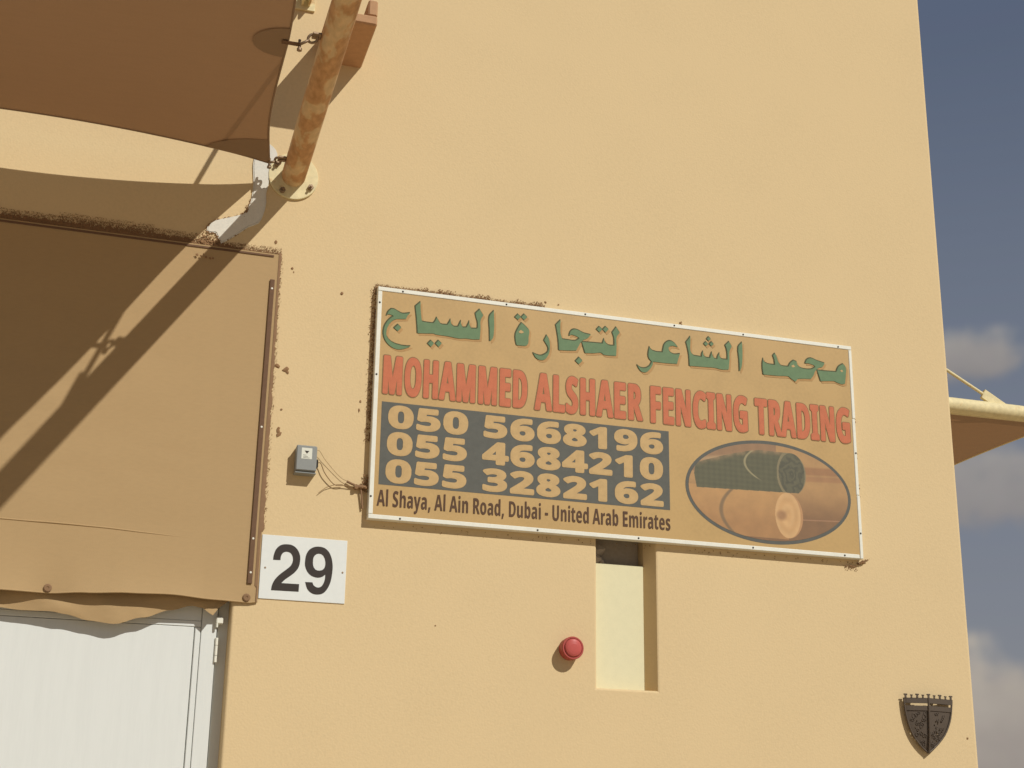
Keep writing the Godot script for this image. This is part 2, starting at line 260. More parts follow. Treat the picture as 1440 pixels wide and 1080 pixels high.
# crumbs along a line on the wall; spread is the width of the band across it
func crumbs(st: SurfaceTool, a: Vector3, b: Vector3, count: int, r0: float, r1: float, across: Vector3, lift := 0.003) -> void:
	for i in count:
		var p := a.lerp(b, rng.randf())
		var w := rng.randf()
		p += across * w * w
		p.z += lift * rng.randf()
		crumb(st, p, rng.randf_range(r0, r1) * (1.0 - 0.45 * w))

func flat_poly(mm: Array, z: float, shift := Vector2.ZERO, grow := 0.0) -> Array:
	var pts := PackedVector2Array()
	for i in mm.size() / 2:
		pts.append(Vector2(mm[2 * i], mm[2 * i + 1]) * 0.001)
	var out := []
	for poly in (Geometry2D.offset_polygon(pts, grow, Geometry2D.JOIN_ROUND) if grow != 0.0 else [pts]):
		if grow != 0.0 and Geometry2D.is_polygon_clockwise(poly) != Geometry2D.is_polygon_clockwise(pts) and poly.size() > 0 and Geometry2D.is_polygon_clockwise(poly):
			continue
		var ix := Geometry2D.triangulate_polygon(poly)
		if ix.is_empty():
			print("polygon of ", poly.size(), " points did not triangulate")
		for k in ix:
			out.append(Vector3(poly[k].x + shift.x, poly[k].y + shift.y, z))
	return out

func add_flat(st: SurfaceTool, tris: Array, n := Vector3.BACK) -> void:
	for k in range(0, tris.size(), 3):
		tri(st, tris[k], tris[k + 1], tris[k + 2], n)

# printed lettering: text fitted between x0 and x1, baseline yb, capital height yt - yb; grown by copies laid a hair apart
func lettering(called: String, parent: Node, words: Array, z: float, material: Material, grow := 0.0) -> MeshInstance3D:
	var st := begin()
	var font := SystemFont.new()
	font.font_names = PackedStringArray(["Droid Sans"])
	font.font_weight = 700
	var spaced := FontVariation.new()
	spaced.base_font = font
	spaced.spacing_glyph = 3 if grow > 0.004 else 0
	var tm := TextMesh.new()
	tm.font = font
	tm.font_size = 96
	tm.pixel_size = 0.01
	tm.depth = 0.0
	tm.curve_step = 1.0
	tm.text = "H"
	var cap: AABB = tm.get_aabb()
	for w in words:
		var m := TextMesh.new()
		m.font = spaced
		m.font_size = 96
		m.pixel_size = 0.01
		m.depth = 0.0
		m.curve_step = 1.0
		m.text = w[0]
		var bb: AABB = m.get_aabb()
		var sx: float = (w[2] - w[1] - 2.0 * grow) / bb.size.x
		var sy: float = (w[4] - w[3] - 2.0 * grow) / cap.size.y
		var a := m.surface_get_arrays(0)
		var v: PackedVector3Array = a[Mesh.ARRAY_VERTEX]
		var ix = a[Mesh.ARRAY_INDEX]
		var order := []
		if ix != null and ix.size() > 0:
			for k in ix:
				order.append(k)
		else:
			order = range(v.size())
		var steps := 12 if grow > 0.0 else 1
		for s in steps:
			var off := Vector2(cos(TAU * s / steps), sin(TAU * s / steps)) * grow
			var zz: float = z - 0.00004 * s
			var t := []
			for k in order:
				t.append(Vector3(w[1] + grow + (v[k].x - bb.position.x) * sx + off.x, w[3] + grow + (v[k].y - cap.position.y) * sy + off.y, zz))
			add_flat(st, t)
	return finish(st, called, material, parent)

# ------------------------------------------------------------------ textures and materials
func lin(r: float, g: float, b: float) -> Color:
	return Color(r, g, b).linear_to_srgb()

func noise_bytes(seed_: int, freq: float, w: int, h: int, oct := 4) -> PackedByteArray:
	var n := FastNoiseLite.new()
	n.seed = seed_
	n.noise_type = FastNoiseLite.TYPE_SIMPLEX_SMOOTH
	n.frequency = freq
	n.fractal_octaves = oct
	var im := n.get_seamless_image(w, h)
	im.convert(Image.FORMAT_L8)
	return im.get_data()

# grey factors between lo and hi (linear): coarse and fine noise mixed
func mottle(seed_: int, f0: float, f1: float, lo: float, hi: float, share := 0.5, w := 512, h := 512) -> ImageTexture:
	var a := noise_bytes(seed_, f0, w, h)
	var b := noise_bytes(seed_ + 1, f1, w, h, 3)
	var table := PackedByteArray()
	for i in 256:
		var v := lerpf(lo, hi, i / 255.0)
		table.append(int(clampf(Color(v, v, v).linear_to_srgb().r, 0, 1) * 255.0))
	var o := PackedByteArray()
	o.resize(w * h)
	for i in w * h:
		o[i] = table[int(a[i] * (1.0 - share) + b[i] * share)]
	return ImageTexture.create_from_image(Image.create_from_data(w, h, false, Image.FORMAT_L8, o))

func bumps(seed_: int, f0: float, f1: float, strength: float, share := 0.5, w := 512) -> ImageTexture:
	var a := noise_bytes(seed_, f0, w, w)
	var b := noise_bytes(seed_ + 1, f1, w, w, 2)
	var o := PackedByteArray()
	o.resize(w * w)
	for i in w * w:
		o[i] = int(a[i] * (1.0 - share) + b[i] * share)
	var im := Image.create_from_data(w, w, false, Image.FORMAT_L8, o)
	im.convert(Image.FORMAT_RGBA8)
	im.bump_map_to_normal_map(strength)
	return ImageTexture.create_from_image(im)

func mat(called: String, c: Color, rough := 0.8, tex: Texture2D = null, scale := Vector3.ONE, normal: Texture2D = null, nscale := 1.0) -> StandardMaterial3D:
	var m := StandardMaterial3D.new()
	m.resource_name = called
	m.albedo_color = c
	m.roughness = rough
	m.metallic_specular = 0.35
	m.cull_mode = BaseMaterial3D.CULL_DISABLED
	if tex:
		m.albedo_texture = tex
	if normal:
		m.normal_enabled = true
		m.normal_texture = normal
		m.normal_scale = nscale
	if tex or normal:
		m.uv1_triplanar = true
		m.uv1_world_triplanar = true
		m.uv1_scale = scale
	M[called] = m
	return m

# two colours with ragged borders: paint and rust, by thresholded noise
func paint_and_rust(seed_: int, paint: Color, rust: Color, rust2: Color, level: float, w: int, h: int, f := 0.012) -> ImageTexture:
	var a := noise_bytes(seed_, f, w, h, 5)
	var b := noise_bytes(seed_ + 3, f * 4.0, w, h, 4)
	var o := PackedByteArray()
	o.resize(w * h * 3)
	for i in w * h:
		var v := a[i] / 255.0 + (b[i] / 255.0 - 0.5) * 0.22
		var k := smoothstep(level - 0.09, level + 0.09, v)
		var r := rust.lerp(rust2, b[i] / 255.0)
		var c := paint.lerp(r, k)
		c = c * (0.93 + 0.14 * b[i] / 255.0)
		o[i * 3] = int(clampf(c.r, 0, 1) * 255)
		o[i * 3 + 1] = int(clampf(c.g, 0, 1) * 255)
		o[i * 3 + 2] = int(clampf(c.b, 0, 1) * 255)
	return ImageTexture.create_from_image(Image.create_from_data(w, h, false, Image.FORMAT_RGB8, o))

func make_materials() -> void:
	var plaster_tex := mottle(11, 0.006, 0.18, 0.935, 1.055, 0.68, 1024, 1024)
	var plaster_nrm := bumps(21, 0.05, 0.35, 1.0, 0.8, 1024)
	mat("painted plaster", lin(0.685, 0.516, 0.287), 0.92, plaster_tex, Vector3(0.26, 0.26, 0.26), plaster_nrm, 0.22)
	var grain := mottle(31, 0.02, 0.2, 0.80, 1.10, 0.5)
	var weave := mottle(41, 0.015, 0.22, 0.84, 1.11, 0.8)
	var weave_nrm := bumps(43, 0.05, 0.25, 2.0, 0.7)
	mat("screen cloth", lin(0.46, 0.312, 0.155), 0.95, weave, Vector3(2.6, 9.0, 2.6), weave_nrm, 0.6)
	var sail := mat("sail cloth", lin(0.375, 0.245, 0.150), 0.95, weave, Vector3(0.8, 0.8, 5.0))
	sail.backlight_enabled = true
	sail.backlight = lin(0.30, 0.225, 0.155)
	var sail2 := mat("sail webbing", lin(0.31, 0.205, 0.125), 0.95, weave, Vector3(0.8, 0.8, 5.0))
	sail2.backlight_enabled = true
	sail2.backlight = lin(0.17, 0.125, 0.085)
	mat("white door paint", lin(0.705, 0.715, 0.67), 0.55, mottle(51, 0.02, 0.1, 0.955, 1.03, 0.4), Vector3(2.2, 0.16, 2.2))
	mat("white plate", lin(0.74, 0.75, 0.70), 0.5, grain, Vector3(0.6, 0.6, 0.6))
	M["white plate"].albedo_texture = mottle(53, 0.02, 0.1, 0.95, 1.03)
	mat("white frame", lin(0.80, 0.775, 0.66), 0.45, mottle(54, 0.02, 0.1, 0.90, 1.04), Vector3(1.3, 1.3, 1.3))
	mat("sign face", lin(0.515, 0.335, 0.135), 0.48, mottle(55, 0.008, 0.12, 0.86, 1.10, 0.4), Vector3(0.8, 0.8, 0.8))
	mat("green print", lin(0.145, 0.225, 0.11), 0.6, grain, Vector3(2, 2, 2))
	mat("dark green print", lin(0.075, 0.08, 0.03), 0.6, grain, Vector3(2, 2, 2))
	mat("tan print", lin(0.47, 0.27, 0.10), 0.6, grain, Vector3(2, 2, 2))
	mat("orange print", lin(0.565, 0.165, 0.075), 0.6, grain, Vector3(2, 2, 2))
	mat("brown outline print", lin(0.27, 0.15, 0.06), 0.6, grain, Vector3(2, 2, 2))
	mat("slate print", lin(0.115, 0.113, 0.094), 0.6, grain, Vector3(2, 2, 2))
	mat("cream print", lin(0.565, 0.375, 0.165), 0.6, grain, Vector3(2, 2, 2))
	mat("brown print", lin(0.10, 0.05, 0.024), 0.6, grain, Vector3(2, 2, 2))
	mat("numeral black", lin(0.042, 0.032, 0.025), 0.55)
	mat("dried mud", lin(0.29, 0.165, 0.08), 0.98, grain, Vector3(5, 5, 5))
	mat("rust", lin(0.27, 0.16, 0.085), 0.9, grain, Vector3(3, 3, 3))
	mat("dark batten", lin(0.165, 0.093, 0.053), 0.85, grain, Vector3(3, 3, 3))
	mat("filler", lin(0.74, 0.70, 0.60), 0.9, mottle(61, 0.02, 0.1, 0.86, 1.05), Vector3(1.5, 1.5, 1.5), plaster_nrm, 0.8)
	var pole := mat("rusty painted pipe", Color.WHITE, 0.7)
	pole.albedo_texture = paint_and_rust(71, Color(0.82, 0.70, 0.53), Color(0.72, 0.54, 0.36), Color(0.77, 0.60, 0.425), 0.43, 256, 512, 0.009)
	pole.uv1_scale = Vector3(1.0, 0.8, 1.0)
	var cream := mat("cream paint", Color.WHITE, 0.65, paint_and_rust(75, Color(0.86, 0.80, 0.62), Color(0.60, 0.42, 0.24), Color(0.80, 0.69, 0.5), 0.90, 256, 256), Vector3(1.6, 1.6, 1.6))
	cream.metallic_specular = 0.4
	var steel := mat("tarnished steel", lin(0.30, 0.21, 0.135), 0.55)
	steel.metallic = 0.7
	mat("spout render", lin(0.50, 0.285, 0.15), 0.9, grain, Vector3(2, 2, 2))
	mat("grey enamel", lin(0.27, 0.275, 0.255), 0.5, mottle(81, 0.03, 0.1, 0.93, 1.05), Vector3(4, 4, 4))
	mat("black plastic", lin(0.02, 0.018, 0.016), 0.5)
	mat("sticker", lin(0.70, 0.69, 0.58), 0.6)
	mat("wire brown", lin(0.28, 0.175, 0.08), 0.7)
	mat("red plastic", lin(0.40, 0.075, 0.06), 0.45)
	mat("red lens", lin(0.50, 0.10, 0.085), 0.3)
	mat("niche board", lin(0.74, 0.68, 0.44), 0.85, mottle(85, 0.02, 0.1, 0.94, 1.03), Vector3(2, 2, 2))
	mat("grey cement", lin(0.42, 0.355, 0.28), 0.95, grain, Vector3(4, 4, 4))
	var lamp := mat("dark bronze", lin(0.125, 0.096, 0.072), 0.5, grain, Vector3(9, 9, 9))
	lamp.metallic = 0.35
	mat("sand", lin(0.50, 0.40, 0.275), 0.98, mottle(91, 0.01, 0.1, 0.8, 1.1), Vector3(0.2, 0.2, 0.2))
	mat("roof membrane", lin(0.4, 0.36, 0.3), 0.9)

# ------------------------------------------------------------------ sky
func make_sky() -> ImageTexture:
	var w := 2048
	var h := 1024
	var n := FastNoiseLite.new()
	n.seed = 5
	n.frequency = 1.0
	n.fractal_octaves = 5
	n.noise_type = FastNoiseLite.TYPE_SIMPLEX_SMOOTH
	# cloud banks: direction, half width, half height (radians), strength
	var banks := [[Vector3(0.5467, 0.3175, -0.7748), 0.030, 0.016, 0.72], [Vector3(0.5700, 0.2400, -0.7877), 0.06, 0.028, 0.66], [Vector3(0.5777, 0.088, -0.8106), 0.16, 0.050, 0.95], [Vector3(0.62, 0.02, -0.78), 0.3, 0.04, 0.7]]
	rng.seed = 77
	for i in 90:
		var az := rng.randf() * TAU
		var el := pow(rng.randf(), 1.6) * 1.1
		var d := Vector3(cos(el) * cos(az), sin(el), cos(el) * sin(az))
		if d.dot(Vector3(0.5762, 0.3, -0.76).normalized()) > 0.95:
			continue
		banks.append([d, rng.randf_range(0.03, 0.16), rng.randf_range(0.015, 0.05), rng.randf_range(0.4, 0.9)])
	for b in banks:
		var d: Vector3 = b[0].normalized()
		b[0] = d
		b.append(Vector3.UP.cross(d).normalized())
		b.append(d.cross(Vector3.UP.cross(d).normalized()).normalized())
		b.append(cos(minf(1.2, 2.2 * maxf(b[1], b[2]))))
	var zen := Color(0.29, 0.335, 0.415)
	var mid := Color(0.475, 0.50, 0.55)
	var low := Color(0.56, 0.56, 0.565)
	var bright := Color(0.70, 0.665, 0.62)
	var dim := Color(0.56, 0.525, 0.505)
	var o := PackedByteArray()
	o.resize(w * h * 3)
	for y in h:
		var el := PI * (0.5 - (y + 0.5) / h)
		var s := sin(el)
		var c: Color
		var high := Color(0.353, 0.396, 0.475)
		var upper := Color(0.412, 0.447, 0.512)
		if s > 0.50:
			c = high.lerp(zen, smoothstep(0.50, 0.95, s))
		elif s > 0.38:
			c = upper.lerp(high, (s - 0.38) / 0.12)
		elif s > 0.22:
			c = mid.lerp(upper, (s - 0.22) / 0.16)
		else:
			c = low.lerp(mid, clampf(s / 0.22, 0.0, 1.0))
		var near := []
		for b in banks:
			if absf(asin(b[0].y) - el) < 3.2 * maxf(b[2], 0.03):
				near.append(b)
		for x in w:
			var az := TAU * (x + 0.5) / w
			var d := Vector3(sin(az) * cos(el), s, -cos(az) * cos(el))
			var k := 0.0
			var shade := 0.0
			var nz := 9.0
			for b in near:
				if d.dot(b[0]) < b[6]:
					continue
				if nz > 8.0:
					nz = n.get_noise_3dv(d * Vector3(7.0, 14.0, 7.0)) + 0.5 * n.get_noise_3dv(d * 38.0)
				var u: float = d.dot(b[4]) / b[1]
				var v: float = d.dot(b[5]) / b[2]
				var f := smoothstep(0.25, 0.95, 1.15 - (u * u + v * v) * 0.62 + nz * 0.85) * float(b[3])
				if f > k:
					k = f
					shade = clampf(0.55 + 0.45 * v + nz * 0.35, 0.0, 1.0)
			var cc := c.lerp(dim.lerp(bright, shade), k) if k > 0.0 else c
			if s < 0.0:
				cc = low
			var i := (y * w + x) * 3
			o[i] = int(cc.r * 255)
			o[i + 1] = int(cc.g * 255)
			o[i + 2] = int(cc.b * 255)
	return ImageTexture.create_from_image(Image.create_from_data(w, h, false, Image.FORMAT_RGB8, o))

# ------------------------------------------------------------------ the building
const OPEN_L := -1.26
const OPEN_R := 0.76
const OPEN_T := 2.92
const CORNER := 4.318
const WALL_L := -6.0
const WALL_T := 7.2
const N_L := 2.385
const N_R := 2.672
const N_B := 2.374
const N_T := 3.30

func rect(st: SurfaceTool, x0: float, y0: float, x1: float, y1: float, z := 0.0) -> void:
	quad(st, Vector3(x0, y0, z), Vector3(x1, y0, z), Vector3(x1, y1, z), Vector3(x0, y1, z), Vector3.BACK)

# a slightly rounded outside corner from the wall's face into a reveal: runs from a to b, out = direction along the face away from the opening, depth inwards
func reveal(st: SurfaceTool, a: Vector3, b: Vector3, into: Vector3, r: float, depth: float) -> void:
	# into: unit vector on the wall's face pointing into the opening
	var prev := []
	for k in 7:
		var t := PI / 2 * k / 6.0
		var off := into * (sin(t) * r - r) + Vector3.BACK * (cos(t) * r - r)
		var n := (into * sin(t) + Vector3.BACK * cos(t)).normalized()
		var cur := [a + off, b + off, n]
		if prev.size():
			face(st, [[prev[0], prev[2], Vector2.ZERO], [prev[1], prev[2], Vector2.ZERO], [cur[1], cur[2], Vector2.ZERO], [cur[0], cur[2], Vector2.ZERO]])
		prev = cur
	quad(st, prev[0], prev[1], prev[1] + Vector3.FORWARD * (depth - r), prev[0] + Vector3.FORWARD * (depth - r), into)

func make_building() -> void:
	var b := base("shop_building", Vector3(0, 0, 0))
	tag(b, "sand coloured rendered building with white door and slot window", "building")
	var r := 0.012
	var ol := OPEN_L - r
	var o_r := OPEN_R + r
	var ot := OPEN_T + r
	var nl := N_L - r
	var nr := N_R + r
	var nb := N_B - r
	var nt := N_T + r
	var cr := 0.02
	var xr := CORNER - cr
	var st := begin()
	rect(st, WALL_L, 0, ol, WALL_T)
	rect(st, ol, ot, o_r, WALL_T)
	rect(st, o_r, 0, nl, WALL_T)
	rect(st, nl, 0, nr, nb)
	rect(st, nl, nt, nr, WALL_T)
	rect(st, nr, 0, xr, WALL_T)
	reveal(st, Vector3(OPEN_L, 0, 0), Vector3(OPEN_L, ot, 0), Vector3.RIGHT, r, 0.25)
	reveal(st, Vector3(OPEN_R, 0, 0), Vector3(OPEN_R, ot, 0), Vector3.LEFT, r, 0.25)
	reveal(st, Vector3(ol, OPEN_T, 0), Vector3(o_r, OPEN_T, 0), Vector3.DOWN, r, 0.25)
	reveal(st, Vector3(N_L, nb, 0), Vector3(N_L, nt, 0), Vector3.RIGHT, r, 0.2)
	# the right-hand reveal is splayed
	var sp := Vector3(0.065, 0, 0.034).normalized()
	var edge_n := Vector3(-sp.x, 0, sp.z)
	quad(st, Vector3(nr, nb, 0), Vector3(nr, nt, 0), Vector3(N_R + 0.006, nt, -0.003), Vector3(N_R + 0.006, nb, -0.003), (Vector3.BACK * 2.0 + edge_n).normalized())
	quad(st, Vector3(N_R + 0.006, nb, -0.003), Vector3(N_R + 0.006, nt, -0.003), Vector3(N_R - 0.031, nt, -0.069), Vector3(N_R - 0.031, nb, -0.069), edge_n)
	quad(st, Vector3(N_R - 0.031, nb, -0.069), Vector3(N_R - 0.031, nt, -0.069), Vector3(N_R - 0.031, nt, -0.2), Vector3(N_R - 0.031, nb, -0.2), Vector3.LEFT)
	reveal(st, Vector3(nl, N_B, 0), Vector3(nr, N_B, 0), Vector3.UP, r, 0.2)
	reveal(st, Vector3(nl, N_T, 0), Vector3(nr, N_T, 0), Vector3.DOWN, r, 0.2)
	reveal(st, Vector3(CORNER, 0, 0), Vector3(CORNER, WALL_T, 0), Vector3.RIGHT, cr, 10.0)
	finish(st, "front_wall", M["painted plaster"], b)
	st = begin()
	box(st, Vector3(WALL_L, 0, -10), Vector3(WALL_L + 0.25, WALL_T, -0.27), 0.005)
	box(st, Vector3(WALL_L + 0.27, 0, -10), Vector3(CORNER - 0.02, WALL_T, -9.75), 0.005)
	box(st, Vector3(CORNER - 0.25, 0, -9.7), Vector3(CORNER - 0.03, WALL_T, -0.27), 0.005)
	finish(st, "rear_wall", M["painted plaster"], b)
	st = begin()
	box(st, Vector3(WALL_L + 0.01, WALL_T - 0.8, -9.99), Vector3(CORNER - 0.035, WALL_T - 0.55, -0.01), 0.005)
	finish(st, "roof", M["roof membrane"], b)
	# slot window: closed cavity with a pale board set in it
	st = begin()
	box(st, Vector3(N_L + 0.001, N_B + 0.001, -0.26), Vector3(N_R - 0.032, N_T - 0.001, -0.125), 0.002)
	finish(st, "window_backing", M["grey cement"], b)
	st = begin()
	box(st, Vector3(N_L + 0.002, N_B + 0.002, -0.10), Vector3(N_R - 0.0315, 2.948, -0.065), 0.004)
	var board := finish(st, "window_board", M["niche board"], b)
	board.set_meta("label", "pale yellow board closing the slot window below a dark gap")
	st = begin()
	rng.seed = 3
	crumb(st, Vector3(N_L + 0.026, 2.966, -0.085), 0.034, 0.8)
	crumb(st, Vector3(N_L + 0.055, 2.95, -0.08), 0.017, 0.8)
	crumb(st, Vector3(N_L + 0.022, 3.005, -0.095), 0.03, 0.8)
	finish(st, "cement_lump", M["grey cement"], b)
	# double door
	st = begin()
	box(st, Vector3(OPEN_R - 0.043, 0, -0.17), Vector3(OPEN_R + 0.02, OPEN_T - 0.13, -0.086), 0.003)
	box(st, Vector3(OPEN_L - 0.02, 0, -0.17), Vector3(OPEN_L + 0.043, OPEN_T - 0.13, -0.086), 0.003)
	box(st, Vector3(OPEN_L - 0.02, OPEN_T - 0.128, -0.17), Vector3(OPEN_R + 0.02, OPEN_T + 0.04, -0.088), 0.003)
	finish(st, "door_frame", M["white door paint"], b)
	for side in [1.0, -1.0]:
		var mx := func(x: float) -> float: return x if side > 0.0 else OPEN_L + OPEN_R - x
		var leaf := func(s2: SurfaceTool, x0: float, y0: float, x1: float, y1: float, z0: float, z1: float, bev: float) -> void:
			var xa: float = mx.call(x0)
			var xb: float = mx.call(x1)
			box(s2, Vector3(minf(xa, xb), y0, z0), Vector3(maxf(xa, xb), y1, z1), bev)
		st = begin()
		leaf.call(st, -0.247, 0.02, 0.714, 2.785, -0.125, -0.084, 0.002)
		leaf.call(st, 0.650, 0.021, 0.7135, 2.784, -0.083, -0.070, 0.002)
		leaf.call(st, -0.2465, 2.5737, 0.6475, 2.784, -0.083, -0.070, 0.002)
		leaf.call(st, 0.6245, 0.021, 0.6475, 2.5470, -0.083, -0.0695, 0.0025)
		leaf.call(st, -0.2465, 2.5485, 0.6475, 2.5725, -0.083, -0.0695, 0.0015)
		leaf.call(st, -0.2465, 0.021, 0.6205, 2.5465, -0.083, -0.0705, 0.002)
		var d := finish(st, "door", M["white door paint"], b)
		if side > 0.0:
			st = begin()
			for seg in [[2.405, 2.432], [2.434, 2.474], [2.476, 2.506]]:
				tube(st, [Vector3(0.716, seg[0], -0.066), Vector3(0.716, seg[1], -0.066)], 0.0065, 10)
			finish(st, "hinge", M["white frame"], d)
			st = begin()
			box(st, Vector3(0.706, 2.562, -0.07), Vector3(0.735, 2.592, -0.045), 0.004)
			tube(st, [Vector3(0.711, 2.565, -0.05), Vector3(0.711, 2.548, -0.052)], 0.005, 8)
			finish(st, "latch", M["white frame"], d)
	# dried mud spots on the render
	rng.seed = 19
	for s in [[1.155, 4.081, 0.009], [0.922, 4.171, 0.006], [0.841, 4.288, 0.008], [0.884, 3.702, 0.010], [0.923, 3.69, 0.012], [0.927, 3.68, 0.008], [0.906, 3.407, 0.009], [0.911, 3.392, 0.010], [0.907, 3.418, 0.006], [0.915, 3.505, 0.006], [1.259, 3.538, 0.006], [1.263, 3.58, 0.005], [1.638, 2.603, 0.004], [0.93, 4.155, 0.004], [4.262, 2.226, 0.006]]:
		st = begin()
		crumb(st, Vector3(s[0], s[1], 0.001), s[2], 0.4)
		finish(st, "mud_spot", M["dried mud"], b)

func make_spout() -> void:
	# a U-shaped rain spout through the wall, open at the top
	var o := base("rain_spout", Vector3(1.135, 5.243, 0.0))
	var st := begin()
	var sk := Basis(Vector3.RIGHT, Vector3.UP, Vector3(-0.03, 0.0, 1.0))
	box(st, Vector3(-0.152, 0.0, -0.2), Vector3(0.056, 0.048, 0.40), 0.007, sk)
	box(st, Vector3(-0.152, 0.0475, -0.2), Vector3(-0.108, 0.130, 0.398), 0.007, sk)
	box(st, Vector3(0.012, 0.0475, -0.2), Vector3(0.056, 0.130, 0.398), 0.007, sk)
	finish(st, "channel", M["spout render"], o)
	tag(o, "brown U-shaped rain spout sticking out beside the rusty canopy pole", "rain spout")

# ------------------------------------------------------------------ canopy poles and sails
# built with +z as the way out of the wall; lean = sideways and upward slope; lug_side = -1 or 1
func make_pole(called: String, at: Vector3, turn: float, lean: Vector2, length: float, lug_side: float, rust: bool, label: String) -> Node3D:
	var o := base(called, at)
	o.rotation.y = turn
	tag(o, label, "canopy pole", "poles carrying the shade sails")
	var d := Vector3(lean.x, lean.y, 1.0)
	var st := begin()
	lathe(st, Vector3.ZERO, Vector3.BACK, [[0.0, -0.001], [0.113, -0.001], [0.115, 0.001], [0.115, 0.010], [0.113, 0.012], [0.0, 0.012]], 40)
	finish(st, "base_plate", M["cream paint"], o)
	for k in 4:
		var a := PI / 4 + PI / 2 * k + 0.25
		st = begin()
		var c := Vector3(cos(a), sin(a), 0) * 0.093
		lathe(st, c, Vector3.BACK, [[0.0, 0.012], [0.014, 0.012], [0.014, 0.024], [0.011, 0.026], [0.0, 0.026]], 6)
		tube(st, [c + Vector3(0, 0, 0.02), c + Vector3(0, 0, 0.043)], 0.006, 8)
		finish(st, "bolt", M["tarnished steel"], o)
	st = begin()
	tube(st, [d * 0.006, d * length * 0.25, d * length * 0.5, d * length * 0.75, d * length], 0.055 if rust else 0.053, 28)
	finish(st, "pipe", M["rusty painted pipe"] if rust else M["cream paint"], o)
	# gusset plate and stay rod
	var g := d * (1.5 if rust else 1.73)
	var top := Vector3(0.0, 0.93, 0.05)
	st = begin()
	var away := (top - g).normalized()
	var gt := g + Vector3(0, 0.05, 0)
	box(st, Vector3(-0.012, -0.036, -0.10), Vector3(0.012, 0.036, 0.10), 0.003, frame_of(away), Vector3.ZERO)
	var plate := finish(st, "gusset_plate", M["cream paint"], o)
	plate.position = gt + away * 0.02
	st = begin()
	tube(st, [gt + away * 0.12, top], 0.011, 10)
	finish(st, "stay_rod", M["cream paint"], o)
	st = begin()
	box(st, Vector3(-0.05, 0.875, -0.001), Vector3(0.05, 0.985, 0.012), 0.002)
	box(st, Vector3(-0.018, 0.895, 0.0125), Vector3(-0.008, 0.955, 0.075), 0.002)
	box(st, Vector3(0.014, 0.895, 0.0125), Vector3(0.024, 0.955, 0.075), 0.002)
	var wp := finish(st, "stay_bracket", M["cream paint"], o)
	st = begin()
	tube(st, [Vector3(-0.03, 0.925, 0.055), Vector3(0.036, 0.925, 0.055)], 0.010, 8)
	lathe(st, Vector3(0.036, 0.965, 0.0), Vector3.BACK, [[0.0, 0.012], [0.012, 0.012], [0.012, 0.024], [0.0, 0.026]], 6)
	finish(st, "bracket_bolt", M["tarnished steel"], wp)
	for z in [0.14, 1.06]:
		st = begin()
		var c: Vector3 = d * z + Vector3(lug_side * 0.056, 0.0, 0)
		box(st, c + Vector3(minf(0.0, lug_side * 0.035), -0.005, -0.022), c + Vector3(maxf(0.0, lug_side * 0.035), 0.005, 0.022), 0.002)
		finish(st, "lug", M["tarnished steel"], o)
	return o

func chain(called: String, a: Vector3, b: Vector3, label: String, links := 3) -> void:
	var o := base(called, b)
	tag(o, label, "shackle")
	var d := (b - a)
	for k in links:
		var st := begin()
		var c := a + d * ((k + 0.5) / links) - b
		var ax := frame_of(d).y if k % 2 == 0 else frame_of(d).x
		ring(st, c, ax.rotated(d.normalized(), 0.5), 0.016, 0.0056, d.length() / links * 0.5 / 0.016 * 1.05, d)
		finish(st, "link", M["tarnished steel"], o)
	var st2 := begin()
	tube(st2, [a - b + Vector3(0, -0.022, 0.004), a - b + Vector3(0, 0.022, -0.004)], 0.006, 8)
	lathe(st2, a - b + Vector3(0, -0.03, 0.004), Vector3.UP, [[0.0, 0.0], [0.011, 0.0], [0.011, 0.009], [0.0, 0.009]], 6)
	finish(st2, "pin", M["tarnished steel"], o)

# a point on a polyline of control points by share of its length, smoothed
func along(c: Array, t: float) -> Vector3:
	var n := c.size() - 1
	var f := clampf(t, 0.0, 1.0) * n
	var i := mini(int(f), n - 1)
	var p0: Vector3 = c[maxi(i - 1, 0)]
	var p1: Vector3 = c[i]
	var p2: Vector3 = c[i + 1]
	var p3: Vector3 = c[mini(i + 2, n)]
	return p1.cubic_interpolate(p2, p0, p3, f - i)

# Coons patch between four edges: s0 -> s1 (t = 0 and 1) and t0 -> t1 (s = 0 and 1)
func coons(bottom: Array, top: Array, left: Array, right: Array, ns: int, nt: int, sag: float) -> Array:
	var g := []
	for i in nt + 1:
		var t := float(i) / nt
		var row := []
		for j in ns + 1:
			var s := float(j) / ns
			var p := along(bottom, s) * (1 - t) + along(top, s) * t + along(left, t) * (1 - s) + along(right, t) * s
			p -= along(bottom, 0) * (1 - s) * (1 - t) + along(bottom, 1) * s * (1 - t) + along(top, 0) * (1 - s) * t + along(top, 1) * s * t
			p.y -= sag * sin(PI * s) * sin(PI * t)
			row.append(p)
		g.append(row)
	return g

func sail_y(z: float) -> float:
	return 4.632 + 0.07 * z

func hem(st: SurfaceTool, c: Array, r := 0.006) -> void:
	var pts := []
	for i in 41:
		pts.append(along(c, i / 40.0))
	tube(st, pts, r, 6)

